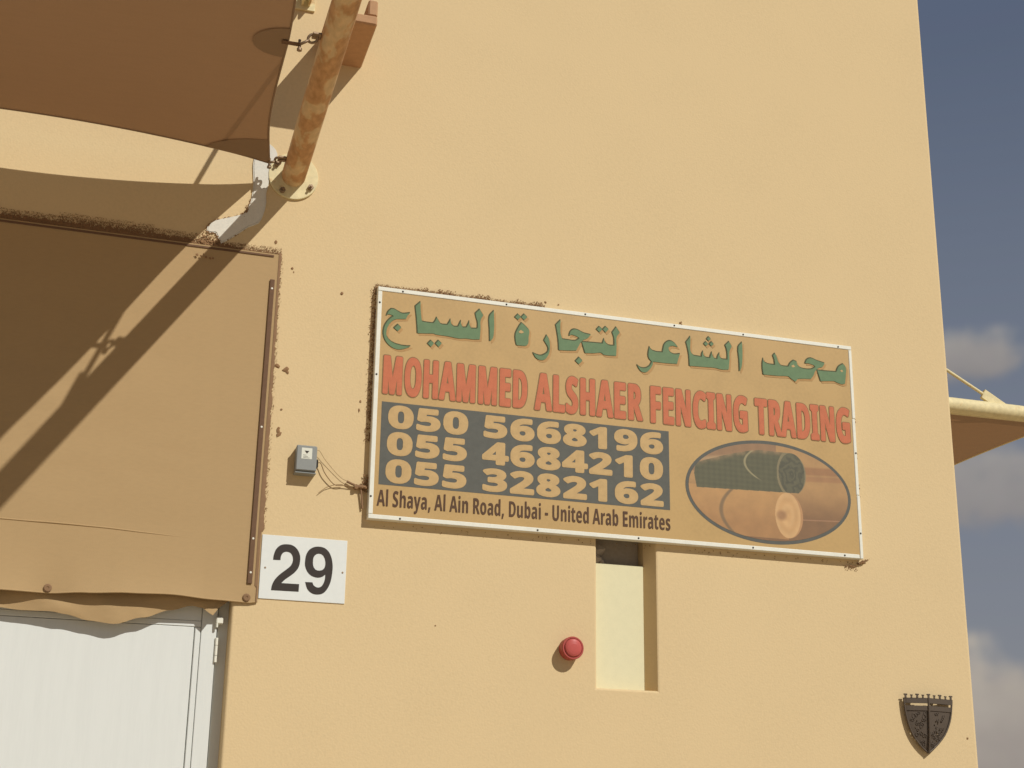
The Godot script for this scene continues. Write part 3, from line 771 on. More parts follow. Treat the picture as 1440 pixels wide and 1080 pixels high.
func make_sails() -> void:
	var zs := [0.08, 0.34, 0.48, 0.645, 0.80, 1.035, 1.135, 1.325, 1.52, 1.9, 2.3, 2.72]
	var xs := [0.776, 0.731, 0.714, 0.705, 0.701, 0.696, 0.691, 0.676, 0.657, 0.66, 0.70, 0.776]
	# even spacing in z for the right-hand edge
	var right := []
	var left := []
	for k in 23:
		var z := lerpf(0.08, 2.72, k / 22.0)
		var x := 0.776
		for i in zs.size() - 1:
			if z >= zs[i] and z <= zs[i + 1]:
				x = lerpf(xs[i], xs[i + 1], (z - zs[i]) / (zs[i + 1] - zs[i]))
		right.append(Vector3(x, sail_y(z), z))
		left.append(Vector3(-0.5 - x, sail_y(z), z))
	var wall_edge := []
	var outer := []
	for k in 17:
		var s := k / 16.0
		var x := lerpf(-1.276, 0.776, s)
		var z := 0.08 + 0.118 * pow(sin(PI * s), 0.75)
		wall_edge.append(Vector3(x, sail_y(z) + 0.006 * sin(PI * s), z))
		outer.append(Vector3(x, sail_y(2.72), 2.72 - 0.14 * sin(PI * s)))
	var o := base("shade_sail", Vector3(0, 0, 0))
	tag(o, "brown shade sail stretched below the rusty pole above the door", "shade sail")
	var st := begin()
	sheet(st, coons(wall_edge, outer, left, right, 40, 50, 0.03), Vector3.UP)
	var cloth := finish(st, "cloth", M["sail cloth"], o)
	st = begin()
	for e in [wall_edge, outer, left, right]:
		hem(st, e, 0.0045)
	finish(st, "hem", M["sail webbing"], cloth)
	# half-round reinforcements under the fixing points
	for spec in [[Vector3(0.694, 0, 1.035), PI / 2, PI * 1.5, 0.135, 0.10], [Vector3(0.774, 0, 0.10), PI * 0.46, PI * 1.06, 0.30, 0.18]]:
		st = begin()
		var c: Vector3 = spec[0]
		var pts := []
		for k in 25:
			var a: float = lerpf(spec[1], spec[2], k / 24.0)
			var p := Vector3(c.x + cos(a) * spec[3], 0, c.z + sin(a) * spec[4])
			p.x = minf(p.x, edge_x(right, p.z) - 0.002)
			p.z = maxf(p.z, edge_z(wall_edge, p.x) + 0.003)
			p.y = sail_y(p.z) - 0.0022 - 0.03 * sin(PI * clampf((p.x + 1.276) / 2.05, 0, 1)) * sin(PI * clampf(p.z / 2.72, 0, 1))
			pts.append(p)
		c.y = sail_y(c.z) - 0.0022
		c.x = minf(c.x, edge_x(right, c.z) - 0.002)
		for k in 24:
			tri(st, c, pts[k], pts[k + 1], Vector3.DOWN)
		finish(st, "reinforcement_patch", M["sail webbing"], o)
	st = begin()
	box(st, Vector3(0.672, sail_y(1.05) - 0.010, 1.032), Vector3(0.742, sail_y(1.05) - 0.006, 1.058), 0.001)
	finish(st, "webbing_strap", M["dark batten"], o)
	chain("wall_shackle", Vector3(0.776, sail_y(0.08), 0.085), Vector3(0.842, 4.636, 0.14), "rusty shackle chain joining the sail corner to the pole foot", 3)
	chain("pole_shackle", Vector3(0.742, sail_y(1.05) - 0.006, 1.043), Vector3(0.808, 4.738, 1.06), "rusty shackle holding the sail edge halfway along the rusty pole", 2)
	# the sail round the corner, on the side wall
	var y := 4.555
	o = base("side_shade_sail", Vector3(0, 0, 0))
	tag(o, "brown shade sail under the cream pole on the side wall", "shade sail")
	var near := []
	var far := []
	var a_in := []
	var a_out := []
	for k in 13:
		var s := k / 12.0
		var bow := sin(PI * s)
		near.append(Vector3(lerpf(4.45, 6.56, s), y + 0.012, -2.01 - 0.02 * bow))
		far.append(Vector3(lerpf(4.45, 6.56, s), y, -4.1 + 0.1 * bow))
		a_in.append(Vector3(4.45 + 0.08 * bow, y + 0.012 * (1.0 - s), lerpf(-2.01, -4.1, s)))
		a_out.append(Vector3(6.56 - 0.1 * pow(bow, 0.5), y + 0.012 * (1.0 - s), lerpf(-2.01, -4.1, s)))
	st = begin()
	sheet(st, coons(near, far, a_in, a_out, 24, 24, 0.02), Vector3.UP)
	cloth = finish(st, "cloth", M["sail cloth"], o)
	st = begin()
	for e in [near, far, a_in, a_out]:
		hem(st, e)
	finish(st, "hem", M["cream paint"], cloth)

func edge_x(c: Array, z: float) -> float:
	for i in c.size() - 1:
		if z >= c[i].z and z <= c[i + 1].z:
			return lerpf(c[i].x, c[i + 1].x, (z - c[i].z) / (c[i + 1].z - c[i].z))
	return c[0].x

func edge_z(c: Array, x: float) -> float:
	for i in c.size() - 1:
		if x >= c[i].x and x <= c[i + 1].x:
			return lerpf(c[i].z, c[i + 1].z, (x - c[i].x) / (c[i + 1].x - c[i].x))
	return 0.08

# ------------------------------------------------------------------ cloth screen over the door
func table(xs: Array, ys: Array, x: float) -> float:
	if x <= xs[0]:
		return ys[0]
	for i in xs.size() - 1:
		if x <= xs[i + 1]:
			var f: float = (x - xs[i]) / (xs[i + 1] - xs[i])
			f = f * f * (3.0 - 2.0 * f)
			return lerpf(ys[i], ys[i + 1], f)
	return ys[-1]

func spline(xs: Array, ys: Array, x: float) -> float:
	for i in xs.size() - 1:
		if x <= xs[i + 1] or i == xs.size() - 2:
			var f: float = clampf((x - xs[i]) / (xs[i + 1] - xs[i]), 0.0, 1.0)
			return cubic_interpolate(ys[i], ys[i + 1], ys[maxi(i - 1, 0)], ys[mini(i + 2, xs.size() - 1)], f)
	return ys[-1]

func make_screen() -> void:
	var o := base("cloth_screen", Vector3(-0.25, 2.64, 0.0))
	tag(o, "tan cloth screen nailed to the wall above the white door", "cloth screen")
	var off := -o.position
	var n := FastNoiseLite.new()
	n.seed = 8
	n.frequency = 1.0
	n.fractal_octaves = 3
	var x0 := -1.365
	var x1 := 0.864
	var y1 := 4.226
	var bx := [-1.365, -0.6, -0.161, 0.02, 0.168, 0.335, 0.506, 0.68, 0.84, 0.864]
	var by := [2.65, 2.642, 2.636, 2.637, 2.646, 2.655, 2.660, 2.652, 2.650, 2.656]
	var bz := [0.02, 0.036, 0.034, 0.012, 0.030, 0.038, 0.036, 0.024, 0.012, 0.010]
	var g := []
	for i in 61:
		var row := []
		var t := i / 60.0
		for j in 73:
			var x := lerpf(x0, x1, j / 72.0)
			var yb := table(bx, by, x)
			var y := lerpf(yb, y1, t)
			var low := exp(-(y - yb) / 0.09)
			var z := 0.012 + (table(bx, bz, x) - 0.012) * low
			var inner := sin(PI * clampf((x - x0) / (x1 - x0), 0, 1)) * sin(PI * t)
			z += inner * (0.006 + 0.006 * n.get_noise_2d(x * 1.3, y * 3.0) + 0.0016 * n.get_noise_2d(x * 3.0, y * 22.0))
			row.append(Vector3(x, y, z) + off)
		g.append(row)
	var st := begin()
	sheet(st, g, Vector3.BACK)
	finish(st, "cloth", M["screen cloth"], o)
	# the hem turned back under the cloth
	st = begin()
	var pts := []
	for j in 73:
		var x := lerpf(x0, x1, j / 72.0)
		pts.append(Vector3(x, table(bx, by, x), table(bx, bz, x) - 0.002) + off)
	tube(st, pts, 0.0035, 6)
	finish(st, "hem", M["screen cloth"], o)
	# loose inner flap hanging in the opening
	var fx := [-1.24, -0.6, -0.153, -0.077, 0.038, 0.099, 0.193, 0.292, 0.402, 0.513, 0.60, 0.645, 0.683, 0.712, 0.745]
	var fy := [2.60, 2.56, 2.572, 2.566, 2.567, 2.559, 2.540, 2.531, 2.564, 2.602, 2.625, 2.618, 2.588, 2.622, 2.655]
	g = []
	for i in 17:
		var row := []
		var t := i / 16.0
		for j in 97:
			var x := lerpf(-1.24, 0.748, j / 96.0)
			var yb := table(fx, fy, x)
			var y := lerpf(yb, 2.74, t)
			var belly := exp(-pow((x - 0.22) / 0.28, 2)) + 0.6 * exp(-pow((x + 0.35) / 0.3, 2))
			var z := -0.018 + 0.007 * belly * sin(PI * minf(1.0, t * 1.6)) + 0.004 * sin(x * 21.0 + t * 5.0) * (1.0 - t)
			z += 0.010 * n.get_noise_2d(x * 3.0 + 40.0, y * 7.0) * (1.0 - t)
			z += 0.012 * exp(-pow((x - 0.683) / 0.03, 2)) * (1.0 - t)
			z = minf(z, 0.009)
			row.append(Vector3(x, y, z) + off)
		g.append(row)
	st = begin()
	sheet(st, g, Vector3.BACK)
	var flap := finish(st, "loose_flap", M["screen cloth"], o)
	flap.set_meta("label", "loose sagging strip of cloth hanging below the screen")
	# battens with their nails
	st = begin()
	box(st, Vector3(0.0, 0.0, 0.0), Vector3(0.0205, 1.372, 0.006), 0.0015, Basis(Vector3.BACK, -0.007))
	var bat := finish(st, "side_batten", M["dark batten"], o)
	bat.position = Vector3(0.815, 2.728, 0.0145) + off
	for y in [2.775, 2.92, 3.412, 4.056]:
		st = begin()
		lathe(st, Vector3(0.826 + 0.009 * (y - 2.73) / 1.37, y, 0.0203) + off - bat.position, Vector3.BACK, [[0.005, 0.0], [0.0045, 0.002], [0.0, 0.0028]], 8)
		finish(st, "nail", M["white frame"], bat)
	st = begin()
	box(st, Vector3(x0 + 0.02, 4.209, 0.013) + off, Vector3(0.835, 4.219, 0.0165) + off, 0.0015)
	finish(st, "top_batten", M["dark batten"], o)
	for p in [[0.02, 2.655, 0.014], [0.817, 2.669, 0.014]]:
		st = begin()
		lathe(st, Vector3(p[0], p[1], p[2]) + off, Vector3.BACK, [[0.0165, 0.0], [0.0165, 0.004], [0.013, 0.0065], [0.006, 0.0065], [0.005, 0.0045], [0.0, 0.0045]], 16)
		finish(st, "washer", M["rust"], o)
	# rust-stained flat strip between the batten and the wall, with a ragged outer edge
	st = begin()
	g = []
	for k in 161:
		var y := lerpf(2.654, 4.236, k / 160.0)
		var inner := 0.8475 + 0.009 * smoothstep(2.9, 4.1, y)
		var outer := 0.8665 + 0.006 * n.get_noise_2d(y * 16.0, 3.0) + 0.003 * n.get_noise_2d(y * 60.0, 5.0) + 0.002
		if y < 2.96:
			outer = 0.8615 + 0.001 * n.get_noise_2d(y * 30.0, 3.0)
		if y < 2.72:
			inner = outer - 0.006
		g.append([Vector3(inner, y, 0.0135) + off, Vector3(outer - 0.004, y, 0.0145) + off, Vector3(outer, y, 0.011) + off, Vector3(outer, y, 0.0) + off])
	sheet(st, g, Vector3(0.6, 0, 1))
	finish(st, "rusty_edge_strip", M["rust"], o)
	# sewn fold running across the cloth
	st = begin()
	pts = []
	var rr := []
	for k in 49:
		var x := lerpf(-1.3, 0.68, k / 48.0)
		var y := 2.924 - 0.022 * smoothstep(0.0, 0.7, x) + 0.002 * n.get_noise_2d(x * 4.0, 1.0)
		var t := (y - 2.64) / 1.586
		var inside := sin(PI * clampf((x - x0) / (x1 - x0), 0, 1)) * sin(PI * t)
		pts.append(Vector3(x, y, 0.0122 + inside * (0.006 + 0.006 * n.get_noise_2d(x * 1.3, y * 3.0))) + off)
		rr.append(0.0034 * (1.0 - smoothstep(0.3, 0.72, x)) + 0.0004)
	tube(st, pts, 0.003, 6, rr)
	finish(st, "sewn_fold", M["screen cloth"], o)
	# dried mud along the top and side
	st = begin()
	rng.seed = 23
	crumbs(st, Vector3(-1.36, 4.226, 0.002) + off, Vector3(0.60, 4.228, 0.002) + off, 8500, 0.0012, 0.0036, Vector3(0, 0.052, 0), 0.004)
	for i in 900:
		crumb(st, Vector3(rng.randf_range(-1.36, 0.64), 4.224 + 0.026 * pow(rng.randf(), 1.5), 0.001) + off, rng.randf_range(0.005, 0.010), 0.22)
	crumbs(st, Vector3(-0.1, 4.235, 0.002) + off, Vector3(0.30, 4.235, 0.002) + off, 1500, 0.0012, 0.0034, Vector3(0, 0.06, 0), 0.003)
	crumbs(st, Vector3(0.5, 4.228, 0.002) + off, Vector3(0.87, 4.232, 0.002) + off, 900, 0.0012, 0.0036, Vector3(0, 0.03, 0), 0.004)
	crumbs(st, Vector3(0.868, 2.96, 0.002) + off, Vector3(0.868, 4.24, 0.002) + off, 420, 0.0010, 0.0032, Vector3(0.013, 0, 0), 0.002)
	crumbs(st, Vector3(0.49, 4.17, 0.022) + off, Vector3(0.57, 4.16, 0.022) + off, 12, 0.003, 0.007, Vector3(0, 0.02, 0), 0.0)
	var mud := finish(st, "dried_mud", M["dried mud"], o)
	mud.set_meta("kind", "stuff")

func make_patch() -> void:
	# smear of white filler on the wall below the pole foot: a low, rounded mound
	var mm: Array = PATCH[0]
	var o := base("filler_patch", Vector3(0.66, 4.29, 0.0))
	tag(o, "white smear of filler on the wall below the pole foot", "wall patch")
	var st := begin()
	var steps := [[0.0, 0.0], [-0.0015, 0.004], [-0.006, 0.0075], [-0.012, 0.009]]
	var pts := PackedVector2Array()
	for i in mm.size() / 2:
		pts.append(Vector2(mm[2 * i], mm[2 * i + 1]) * 0.001 - Vector2(0.66, 4.29))
	# side wall with small uneven height, then the top
	var n := FastNoiseLite.new()
	n.seed = 4
	n.frequency = 1.0
	for i in pts.size():
		var a := pts[i]
		var b := pts[(i + 1) % pts.size()]
		var nn := Vector3((b - a).y, -(b - a).x, 0).normalized()
		if not Geometry2D.is_point_in_polygon((a + b) / 2 - Vector2(nn.x, nn.y) * 0.001, pts):
			nn = -nn
		quad(st, Vector3(a.x, a.y, -0.001), Vector3(b.x, b.y, -0.001), Vector3(b.x, b.y, 0.006), Vector3(a.x, a.y, 0.006), nn)
	var inner := Geometry2D.offset_polygon(pts, -0.005, Geometry2D.JOIN_ROUND)
	add_flat(st, tris_of(pts, 0.006))
	for p in inner:
		add_flat(st, tris_of(p, 0.0085))
		for i in p.size():
			var a: Vector2 = p[i]
			var b: Vector2 = p[(i + 1) % p.size()]
			var nn := Vector3((b - a).y, -(b - a).x, 0.4).normalized()
			quad(st, Vector3(a.x, a.y, 0.006), Vector3(b.x, b.y, 0.006), Vector3(b.x, b.y, 0.0085), Vector3(a.x, a.y, 0.0085), nn)
	finish(st, "filler", M["filler"], o)
	st = begin()
	rng.seed = 31
	for i in pts.size():
		var a := pts[i]
		var b := pts[(i + 1) % pts.size()]
		# mud along the left and upper sides of the smear only
		if (a.x + b.x) / 2 < 0.055 and a.y < 0.26:
			crumbs(st, Vector3(a.x, a.y, 0.003), Vector3(b.x, b.y, 0.003), 3, 0.002, 0.006, Vector3(-0.006, 0.003, 0), 0.003)
	crumbs(st, Vector3(-0.15, -0.055, 0.004), Vector3(-0.07, -0.075, 0.004), 60, 0.003, 0.009, Vector3(0.0, 0.06, 0), 0.006)
	crumbs(st, Vector3(0.04, 0.08, 0.003), Vector3(0.045, 0.16, 0.003), 18, 0.003, 0.007, Vector3(-0.012, 0, 0), 0.004)
	finish(st, "dried_mud", M["dried mud"], o).set_meta("kind", "stuff")

func tris_of(p: PackedVector2Array, z: float) -> Array:
	var out := []
	for k in Geometry2D.triangulate_polygon(p):
		out.append(Vector3(p[k].x, p[k].y, z))
	return out

# ------------------------------------------------------------------ sign board
func roll_print() -> ImageTexture:
	# the photograph printed in the oval: a dark green roll of netting lying on a cream roll
	var w := 512
	var h := 296
	var n := FastNoiseLite.new()
	n.seed = 12
	n.frequency = 0.02
	n.fractal_octaves = 4
	var im := Image.create(w, h, false, Image.FORMAT_RGB8)
	for y in h:
		for x in w:
			var u := (x + 0.5) / w * 2.0 - 1.0
			var v := 1.0 - (y + 0.5) / h * 2.0
			var nz := n.get_noise_2d(x, y)
			var c := Color(0.67, 0.515, 0.325).lerp(Color(0.50, 0.365, 0.23), smoothstep(0.2, -0.6, v))
			if u > 0.1:
				var band := v - 0.08 * (u - 0.4)
				c = c.lerp(Color(0.58, 0.41, 0.26), smoothstep(0.06, 0.0, absf(band - 0.50) - 0.05) * 0.8)
				c = c.lerp(Color(0.60, 0.43, 0.28), smoothstep(0.05, 0.0, absf(band - 0.34) - 0.03) * 0.7)
				c = c.lerp(Color(0.66, 0.49, 0.36), smoothstep(0.02, 0.0, absf(band + 0.52)) * 0.8)
			elif v > 0.3:
				c = c.lerp(Color(0.54, 0.41, 0.29), 0.8)
				c = c.lerp(Color(0.70, 0.58, 0.42), smoothstep(0.08, 0.0, absf(v - 0.62 - 0.25 * (u + 0.6))) * 0.7)
			# cream roll in front, its end towards the right
			var bv := (v + 0.45) / 0.47
			var eu := 0.22 + 0.19 * sqrt(maxf(0.0, 1.0 - bv * bv))
			if v < 0.03 and u < eu and absf(bv) < 1.05:
				c = Color(0.70, 0.53, 0.325).lerp(Color(0.64, 0.47, 0.285), smoothstep(-0.1, -0.8, v))
				c = c.lerp(Color(0.44, 0.36, 0.25), smoothstep(0.035, 0.01, absf(u + 0.45 + 0.16 * (1.0 - bv * bv))) * 0.75)
				var e := Vector2((u - 0.22) / 0.16, bv).length()
				if e < 1.0:
					c = Color(0.79, 0.625, 0.42).lerp(Color(0.76, 0.59, 0.385), 0.5 + 0.5 * sin(e * 12.0))
					c = c.lerp(Color(0.62, 0.46, 0.30), smoothstep(0.09, 0.03, Vector2(u - 0.14, (v + 0.46) * 0.6).length()))
				elif u > 0.22:
					c = Color(0.70, 0.52, 0.34)
			# dark green roll lying behind and above
			var top := 0.86 - 0.40 * pow(clampf((-0.1 - u) / 0.82, 0.0, 1.0), 1.3)
			var gv := (v - 0.42) / 0.44
			var gu := 0.28 + 0.19 * sqrt(maxf(0.0, 1.0 - gv * gv))
			if v > 0.01 + 0.05 * u and v < top and u > -0.93 + 0.1 * absf(v - 0.25) and u < gu:
				var across := (v - 0.02) / (top - 0.02)
				c = Color(0.325, 0.31, 0.21).lerp(Color(0.36, 0.345, 0.235), 0.5 + 0.5 * sin((u * 46.0 + v * 30.0)) * sin(u * 46.0 - v * 30.0))
				if v > top - 0.12:
					c = c.lerp(Color(0.52, 0.43, 0.30), smoothstep(top - 0.12, top, v) * (0.7 + nz))
				c = c.lerp(Color(0.66, 0.60, 0.44), smoothstep(0.022, 0.006, absf(u + 0.30 - 0.14 * pow(absf(v - 0.58) / 0.3, 2.0))) * smoothstep(0.2, 0.3, v) * 0.75)
				var e := Vector2((u - 0.29) / 0.165, gv).length()
				if e < 1.0:
					c = Color(0.30, 0.285, 0.205).lerp(Color(0.37, 0.35, 0.25), 0.5 + 0.5 * sin(e * 14.0 + nz * 7.0))
				elif e < 1.16 and u > 0.1:
					c = Color(0.50, 0.45, 0.32)
			c = c * (1.0 + nz * 0.05)
			im.set_pixel(x, y, c)
	return ImageTexture.create_from_image(im)

func make_sign() -> void:
	var o := base("sign_board", SIGN_AT)
	tag(o, "wide tan shop sign with green Arabic and orange lettering and phone numbers", "sign")
	var w := SIGN_SIZE.x / 2
	var h := SIGN_SIZE.y
	var fw := 0.0205
	var st := begin()
	box(st, Vector3(-w + 0.004, 0.004, 0.0), Vector3(w - 0.004, h - 0.004, 0.0335), 0.001)
	finish(st, "backing_box", M["white frame"], o)
	var zf := 0.0350
	st = begin()
	rect(st, -w + fw - 0.006, fw - 0.006, w - fw + 0.006, h - fw + 0.006, zf)
	var fc := finish(st, "printed_face", M["sign face"], o)
	var strips := [
		[Vector3(-w, h - fw, 0.0), Vector3(w, h, 0.0385)], [Vector3(-w, 0.0, 0.0), Vector3(w - fw, fw, 0.0385)],
		[Vector3(-w, fw + 0.0006, 0.0), Vector3(-w + fw, h - fw - 0.0006, 0.0382)],
		[Vector3(w - fw * 0.85, 0.0, 0.0), Vector3(w, 0.312, 0.0384)], [Vector3(w - fw * 0.85 - 0.002, 0.3135, 0.0), Vector3(w - 0.002, 0.70, 0.0382)], [Vector3(w - fw * 0.85, 0.7012, 0.0), Vector3(w, h - fw - 0.0006, 0.0384)]]
	for s in strips:
		st = begin()
		box(st, s[0], s[1], 0.0025)
		finish(st, "frame_strip", M["white frame"], o)
	for s in [[-1.0967, 1.0695], [-0.6, 1.071], [-0.2082, 1.0718], [0.25, 1.072], [0.6158, 1.0706], [1.1377, 1.0692], [-1.2025, 1.0038], [-1.2028, 0.6599], [-1.2042, 0.0998], [-1.0703, 0.0095], [-0.4368, 0.0095], [0.0507, 0.0110], [0.6282, 0.0110], [1.1111, 0.0104], [1.2035, 0.5251], [1.204, 0.1246]]:
		st = begin()
		lathe(st, Vector3(s[0], s[1], 0.0384), Vector3.BACK, [[0.0048, 0.0], [0.0042, 0.0018], [0.0, 0.0022]], 8)
		finish(st, "screw", M["numeral black"], o)
	# green Arabic line: shadow print, dark edge, face
	var z := zf + 0.0006
	st = begin()
	var k := 0
	for p in ARABIC:
		add_flat(st, flat_poly(p, z + 0.00003 * k, Vector2(0.0095, -0.0095), 0.0012))
		k += 1
	var shadow := finish(st, "arabic_drop_print", M["tan print"], fc)
	st = begin()
	k = 0
	for p in ARABIC:
		add_flat(st, flat_poly(p, z + 0.0010 + 0.00003 * k, Vector2(-0.0012, 0.0014), 0.0016))
		k += 1
	finish(st, "arabic_edge_print", M["dark green print"], fc)
	st = begin()
	k = 0
	for p in ARABIC:
		add_flat(st, flat_poly(p, z + 0.0020 + 0.00003 * k, Vector2(0.0016, -0.0016), -0.0007))
		k += 1
	finish(st, "arabic_lettering", M["green print"], fc)
	for p in ARABIC_EYES:
		st = begin()
		add_flat(st, flat_poly(p, z + 0.0031))
		finish(st, "letter_eye", M["sign face"], fc)
	# orange name line
	var words := [["MOHAMMED", -1.176, -0.489, 0.569, 0.7585], ["ALSHAER", -0.461, 0.084, 0.569, 0.7560], ["FENCING", 0.116, 0.6285, 0.566, 0.7560], ["TRADING", 0.6605, 1.1835, 0.566, 0.7545]]
	lettering("name_outline", fc, words, z + 0.0010, M["brown outline print"], 0.0075)
	lettering("name_lettering", fc, words.map(func(a): return [a[0], a[1] + 0.004, a[2] - 0.004, a[3] + 0.004, a[4] - 0.004]), z + 0.0018, M["orange print"], 0.0045)
	# telephone numbers on a slate panel
	st = begin()
	rect(st, -1.1725, 0.1562, 0.2111, 0.5367, z)
	finish(st, "number_panel", M["slate print"], fc)
	var nums := [["050", -1.1411, -0.7711, 0.4175, 0.5235], ["5668196", -0.6985, 0.1808, 0.4175, 0.5235], ["055", -1.1419, -0.7742, 0.2935, 0.4], ["4684210", -0.703, 0.1783, 0.2935, 0.4], ["055", -1.1433, -0.7734, 0.168, 0.2748], ["3282162", -0.699, 0.179, 0.168, 0.2748]]
	lettering("number_lettering", fc, nums, z + 0.0012, M["cream print"], 0.0055)
	lettering("address_lettering", fc, [["Al Shaya, Al Ain Road, Dubai - United Arab Emirates", -1.1764, 0.2107, 0.0605, 0.1315]], z + 0.0012, M["brown print"], 0.0)
	# oval picture
	var pic := StandardMaterial3D.new()
	pic.resource_name = "printed picture"
	pic.albedo_texture = roll_print()
	pic.roughness = 0.6
	pic.cull_mode = BaseMaterial3D.CULL_DISABLED
	var c := Vector2(0.7267, 0.288)
	var ro := Vector2(0.4355, 0.252)
	for ringed in [true, false]:
		st = begin()
		var q := ro if ringed else ro - Vector2(0.016, 0.016)
		var zz := z if ringed else z + 0.0006
		for i in 96:
			var a0 := TAU * i / 96.0
			var a1 := TAU * (i + 1) / 96.0
			for e in [[0.0, 0.0], [cos(a1), sin(a1)], [cos(a0), sin(a0)]]:
				st.set_normal(Vector3.BACK)
				st.set_uv(Vector2(0.5 + e[0] * 0.5, 0.5 - e[1] * 0.5))
				st.add_vertex(Vector3(c.x + e[0] * q.x, c.y + e[1] * q.y, zz))
		finish(st, "picture_border" if ringed else "picture", M["slate print"] if ringed else pic, fc)
	# dried mud round the board
	st = begin()
	rng.seed = 47
	crumbs(st, Vector3(-w - 0.01, h + 0.001, 0.003), Vector3(-0.42, h + 0.001, 0.003), 2600, 0.0014, 0.0042, Vector3(0.004, 0.022, 0), 0.010)
	for c2 in [-1.02, -0.93, -0.91, -0.78, -0.72, -0.55, -0.49, -0.45]:
		crumbs(st, Vector3(c2, h + 0.004, 0.003), Vector3(c2 + 0.05, h + 0.004, 0.003), 50, 0.002, 0.006, Vector3(rng.randf_range(-0.01, 0.03), 0.032, 0), 0.008)
	crumbs(st, Vector3(-0.42, h + 0.001, 0.002), Vector3(w, h + 0.001, 0.002), 420, 0.0012, 0.003, Vector3(0, 0.006, 0), 0.003)
	crumbs(st, Vector3(-w - 0.002, 0.35, 0.002), Vector3(-w - 0.002, h, 0.002), 460, 0.0018, 0.0045, Vector3(-0.022, 0, 0), 0.008)
	crumbs(st, Vector3(-w - 0.004, 0.12, 0.003), Vector3(-w - 0.004, 0.20, 0.003), 60, 0.002, 0.006, Vector3(-0.035, 0, 0), 0.010)
	crumbs(st, Vector3(-w, -0.012, 0.002), Vector3(w, -0.012, 0.002), 110, 0.0012, 0.0035, Vector3(0, -0.026, 0), 0.003)
	for s in [[1.0, 6], [0.94, 5], [0.83, 4], [0.69, 16], [0.52, 6], [0.44, 5], [0.37, 8], [0.33, 8]]:
		crumbs(st, Vector3(w + 0.002, s[0] - 0.02, 0.003), Vector3(w + 0.002, s[0] + 0.02, 0.003), s[1] * 2, 0.002, 0.0055, Vector3(0.018, 0, 0), 0.005)
	crumbs(st, Vector3(w - 0.02, -0.02, 0.004), Vector3(w + 0.02, -0.01, 0.004), 150, 0.0015, 0.005, Vector3(0.03, 0.02, 0), 0.010)
	crumbs(st, Vector3(w - 0.09, -0.03, 0.003), Vector3(w - 0.02, -0.03, 0.003), 40, 0.0015, 0.0045, Vector3(0, -0.02, 0), 0.005)
	for s in [[0.30, 1.105, 0.007], [0.305, 1.094, 0.005], [-0.33, 1.118, 0.004], [-0.395, 1.122, 0.005]]:
		crumb(st, Vector3(s[0], s[1], 0.002), s[2], 0.5)
	finish(st, "dried_mud", M["dried mud"], o).set_meta("kind", "stuff")

func make_number_plate() -> void:
	var o := base("house_number_plate", PLATE_AT)
	tag(o, "white house number plate reading 29 beside the cloth screen", "number plate")
	var st := begin()
	box(st, Vector3(-0.1839, 0.0, 0.0), Vector3(0.1839, 0.2740, 0.0045), 0.0012)
	finish(st, "plate", M["white plate"], o)
	st = begin()
	for p in NUMERALS:
		add_flat(st, flat_poly(p, 0.0052))
	finish(st, "numerals", M["numeral black"], o)
	for s in [[-0.163, 0.132], [0.169, 0.134]]:
		st = begin()
		lathe(st, Vector3(s[0], s[1], 0.0045), Vector3.BACK, [[0.0045, 0.0], [0.004, 0.0015], [0.0, 0.002]], 8)
		finish(st, "screw", M["tarnished steel"], o)

# ------------------------------------------------------------------ small fittings
func make_switch_box() -> void:
	var o := base("switch_box", Vector3(1.029, 3.215, 0.0))
	tag(o, "small grey metal switch box with a pale sticker", "switch box")
	var st := begin()
	box(st, Vector3(-0.047, 0.0, 0.0), Vector3(0.045, 0.006, 0.050), 0.002)
	box(st, Vector3(-0.044, 0.0065, 0.0), Vector3(0.043, 0.121, 0.040), 0.002)
	finish(st, "body", M["grey enamel"], o)
	st = begin()
	box(st, Vector3(-0.0455, 0.012, 0.0405), Vector3(0.0445, 0.1245, 0.0535), 0.004)
	var lid := finish(st, "lid", M["grey enamel"], o)
	st = begin()
	box(st, Vector3(-0.0235, 0.064, 0.0536), Vector3(0.0225, 0.113, 0.0541), 0.0001)
	var stk := finish(st, "sticker", M["sticker"], lid)
	st = begin()
	add_flat(st, [Vector3(-0.011, 0.100, 0.0546), Vector3(0.010, 0.100, 0.0546), Vector3(0.0, 0.087, 0.0546)])
	for k in 3:
		box(st, Vector3(-0.016, 0.068 + 0.006 * k, 0.0542), Vector3(0.012 - 0.007 * k, 0.0695 + 0.006 * k, 0.0545), 0.0001)
	finish(st, "sticker_print", M["numeral black"], lid)
	st = begin()
	box(st, Vector3(0.0452, 0.035, 0.016), Vector3(0.055, 0.072, 0.034), 0.003)
	finish(st, "handle", M["black plastic"], o)

func wire(called: String, pts: Array, r: float, label: String) -> void:
	var c: Array = pts.map(func(p): return Vector3(p[0], p[1], p[2]))
	var o := base(called, c[0])
	tag(o, label, "wire")
	var st := begin()
	var fine := []
	for i in 33:
		fine.append(along(c, i / 32.0) - c[0])
	tube(st, fine, r, 6)
	finish(st, "strand", M["wire brown"], o)

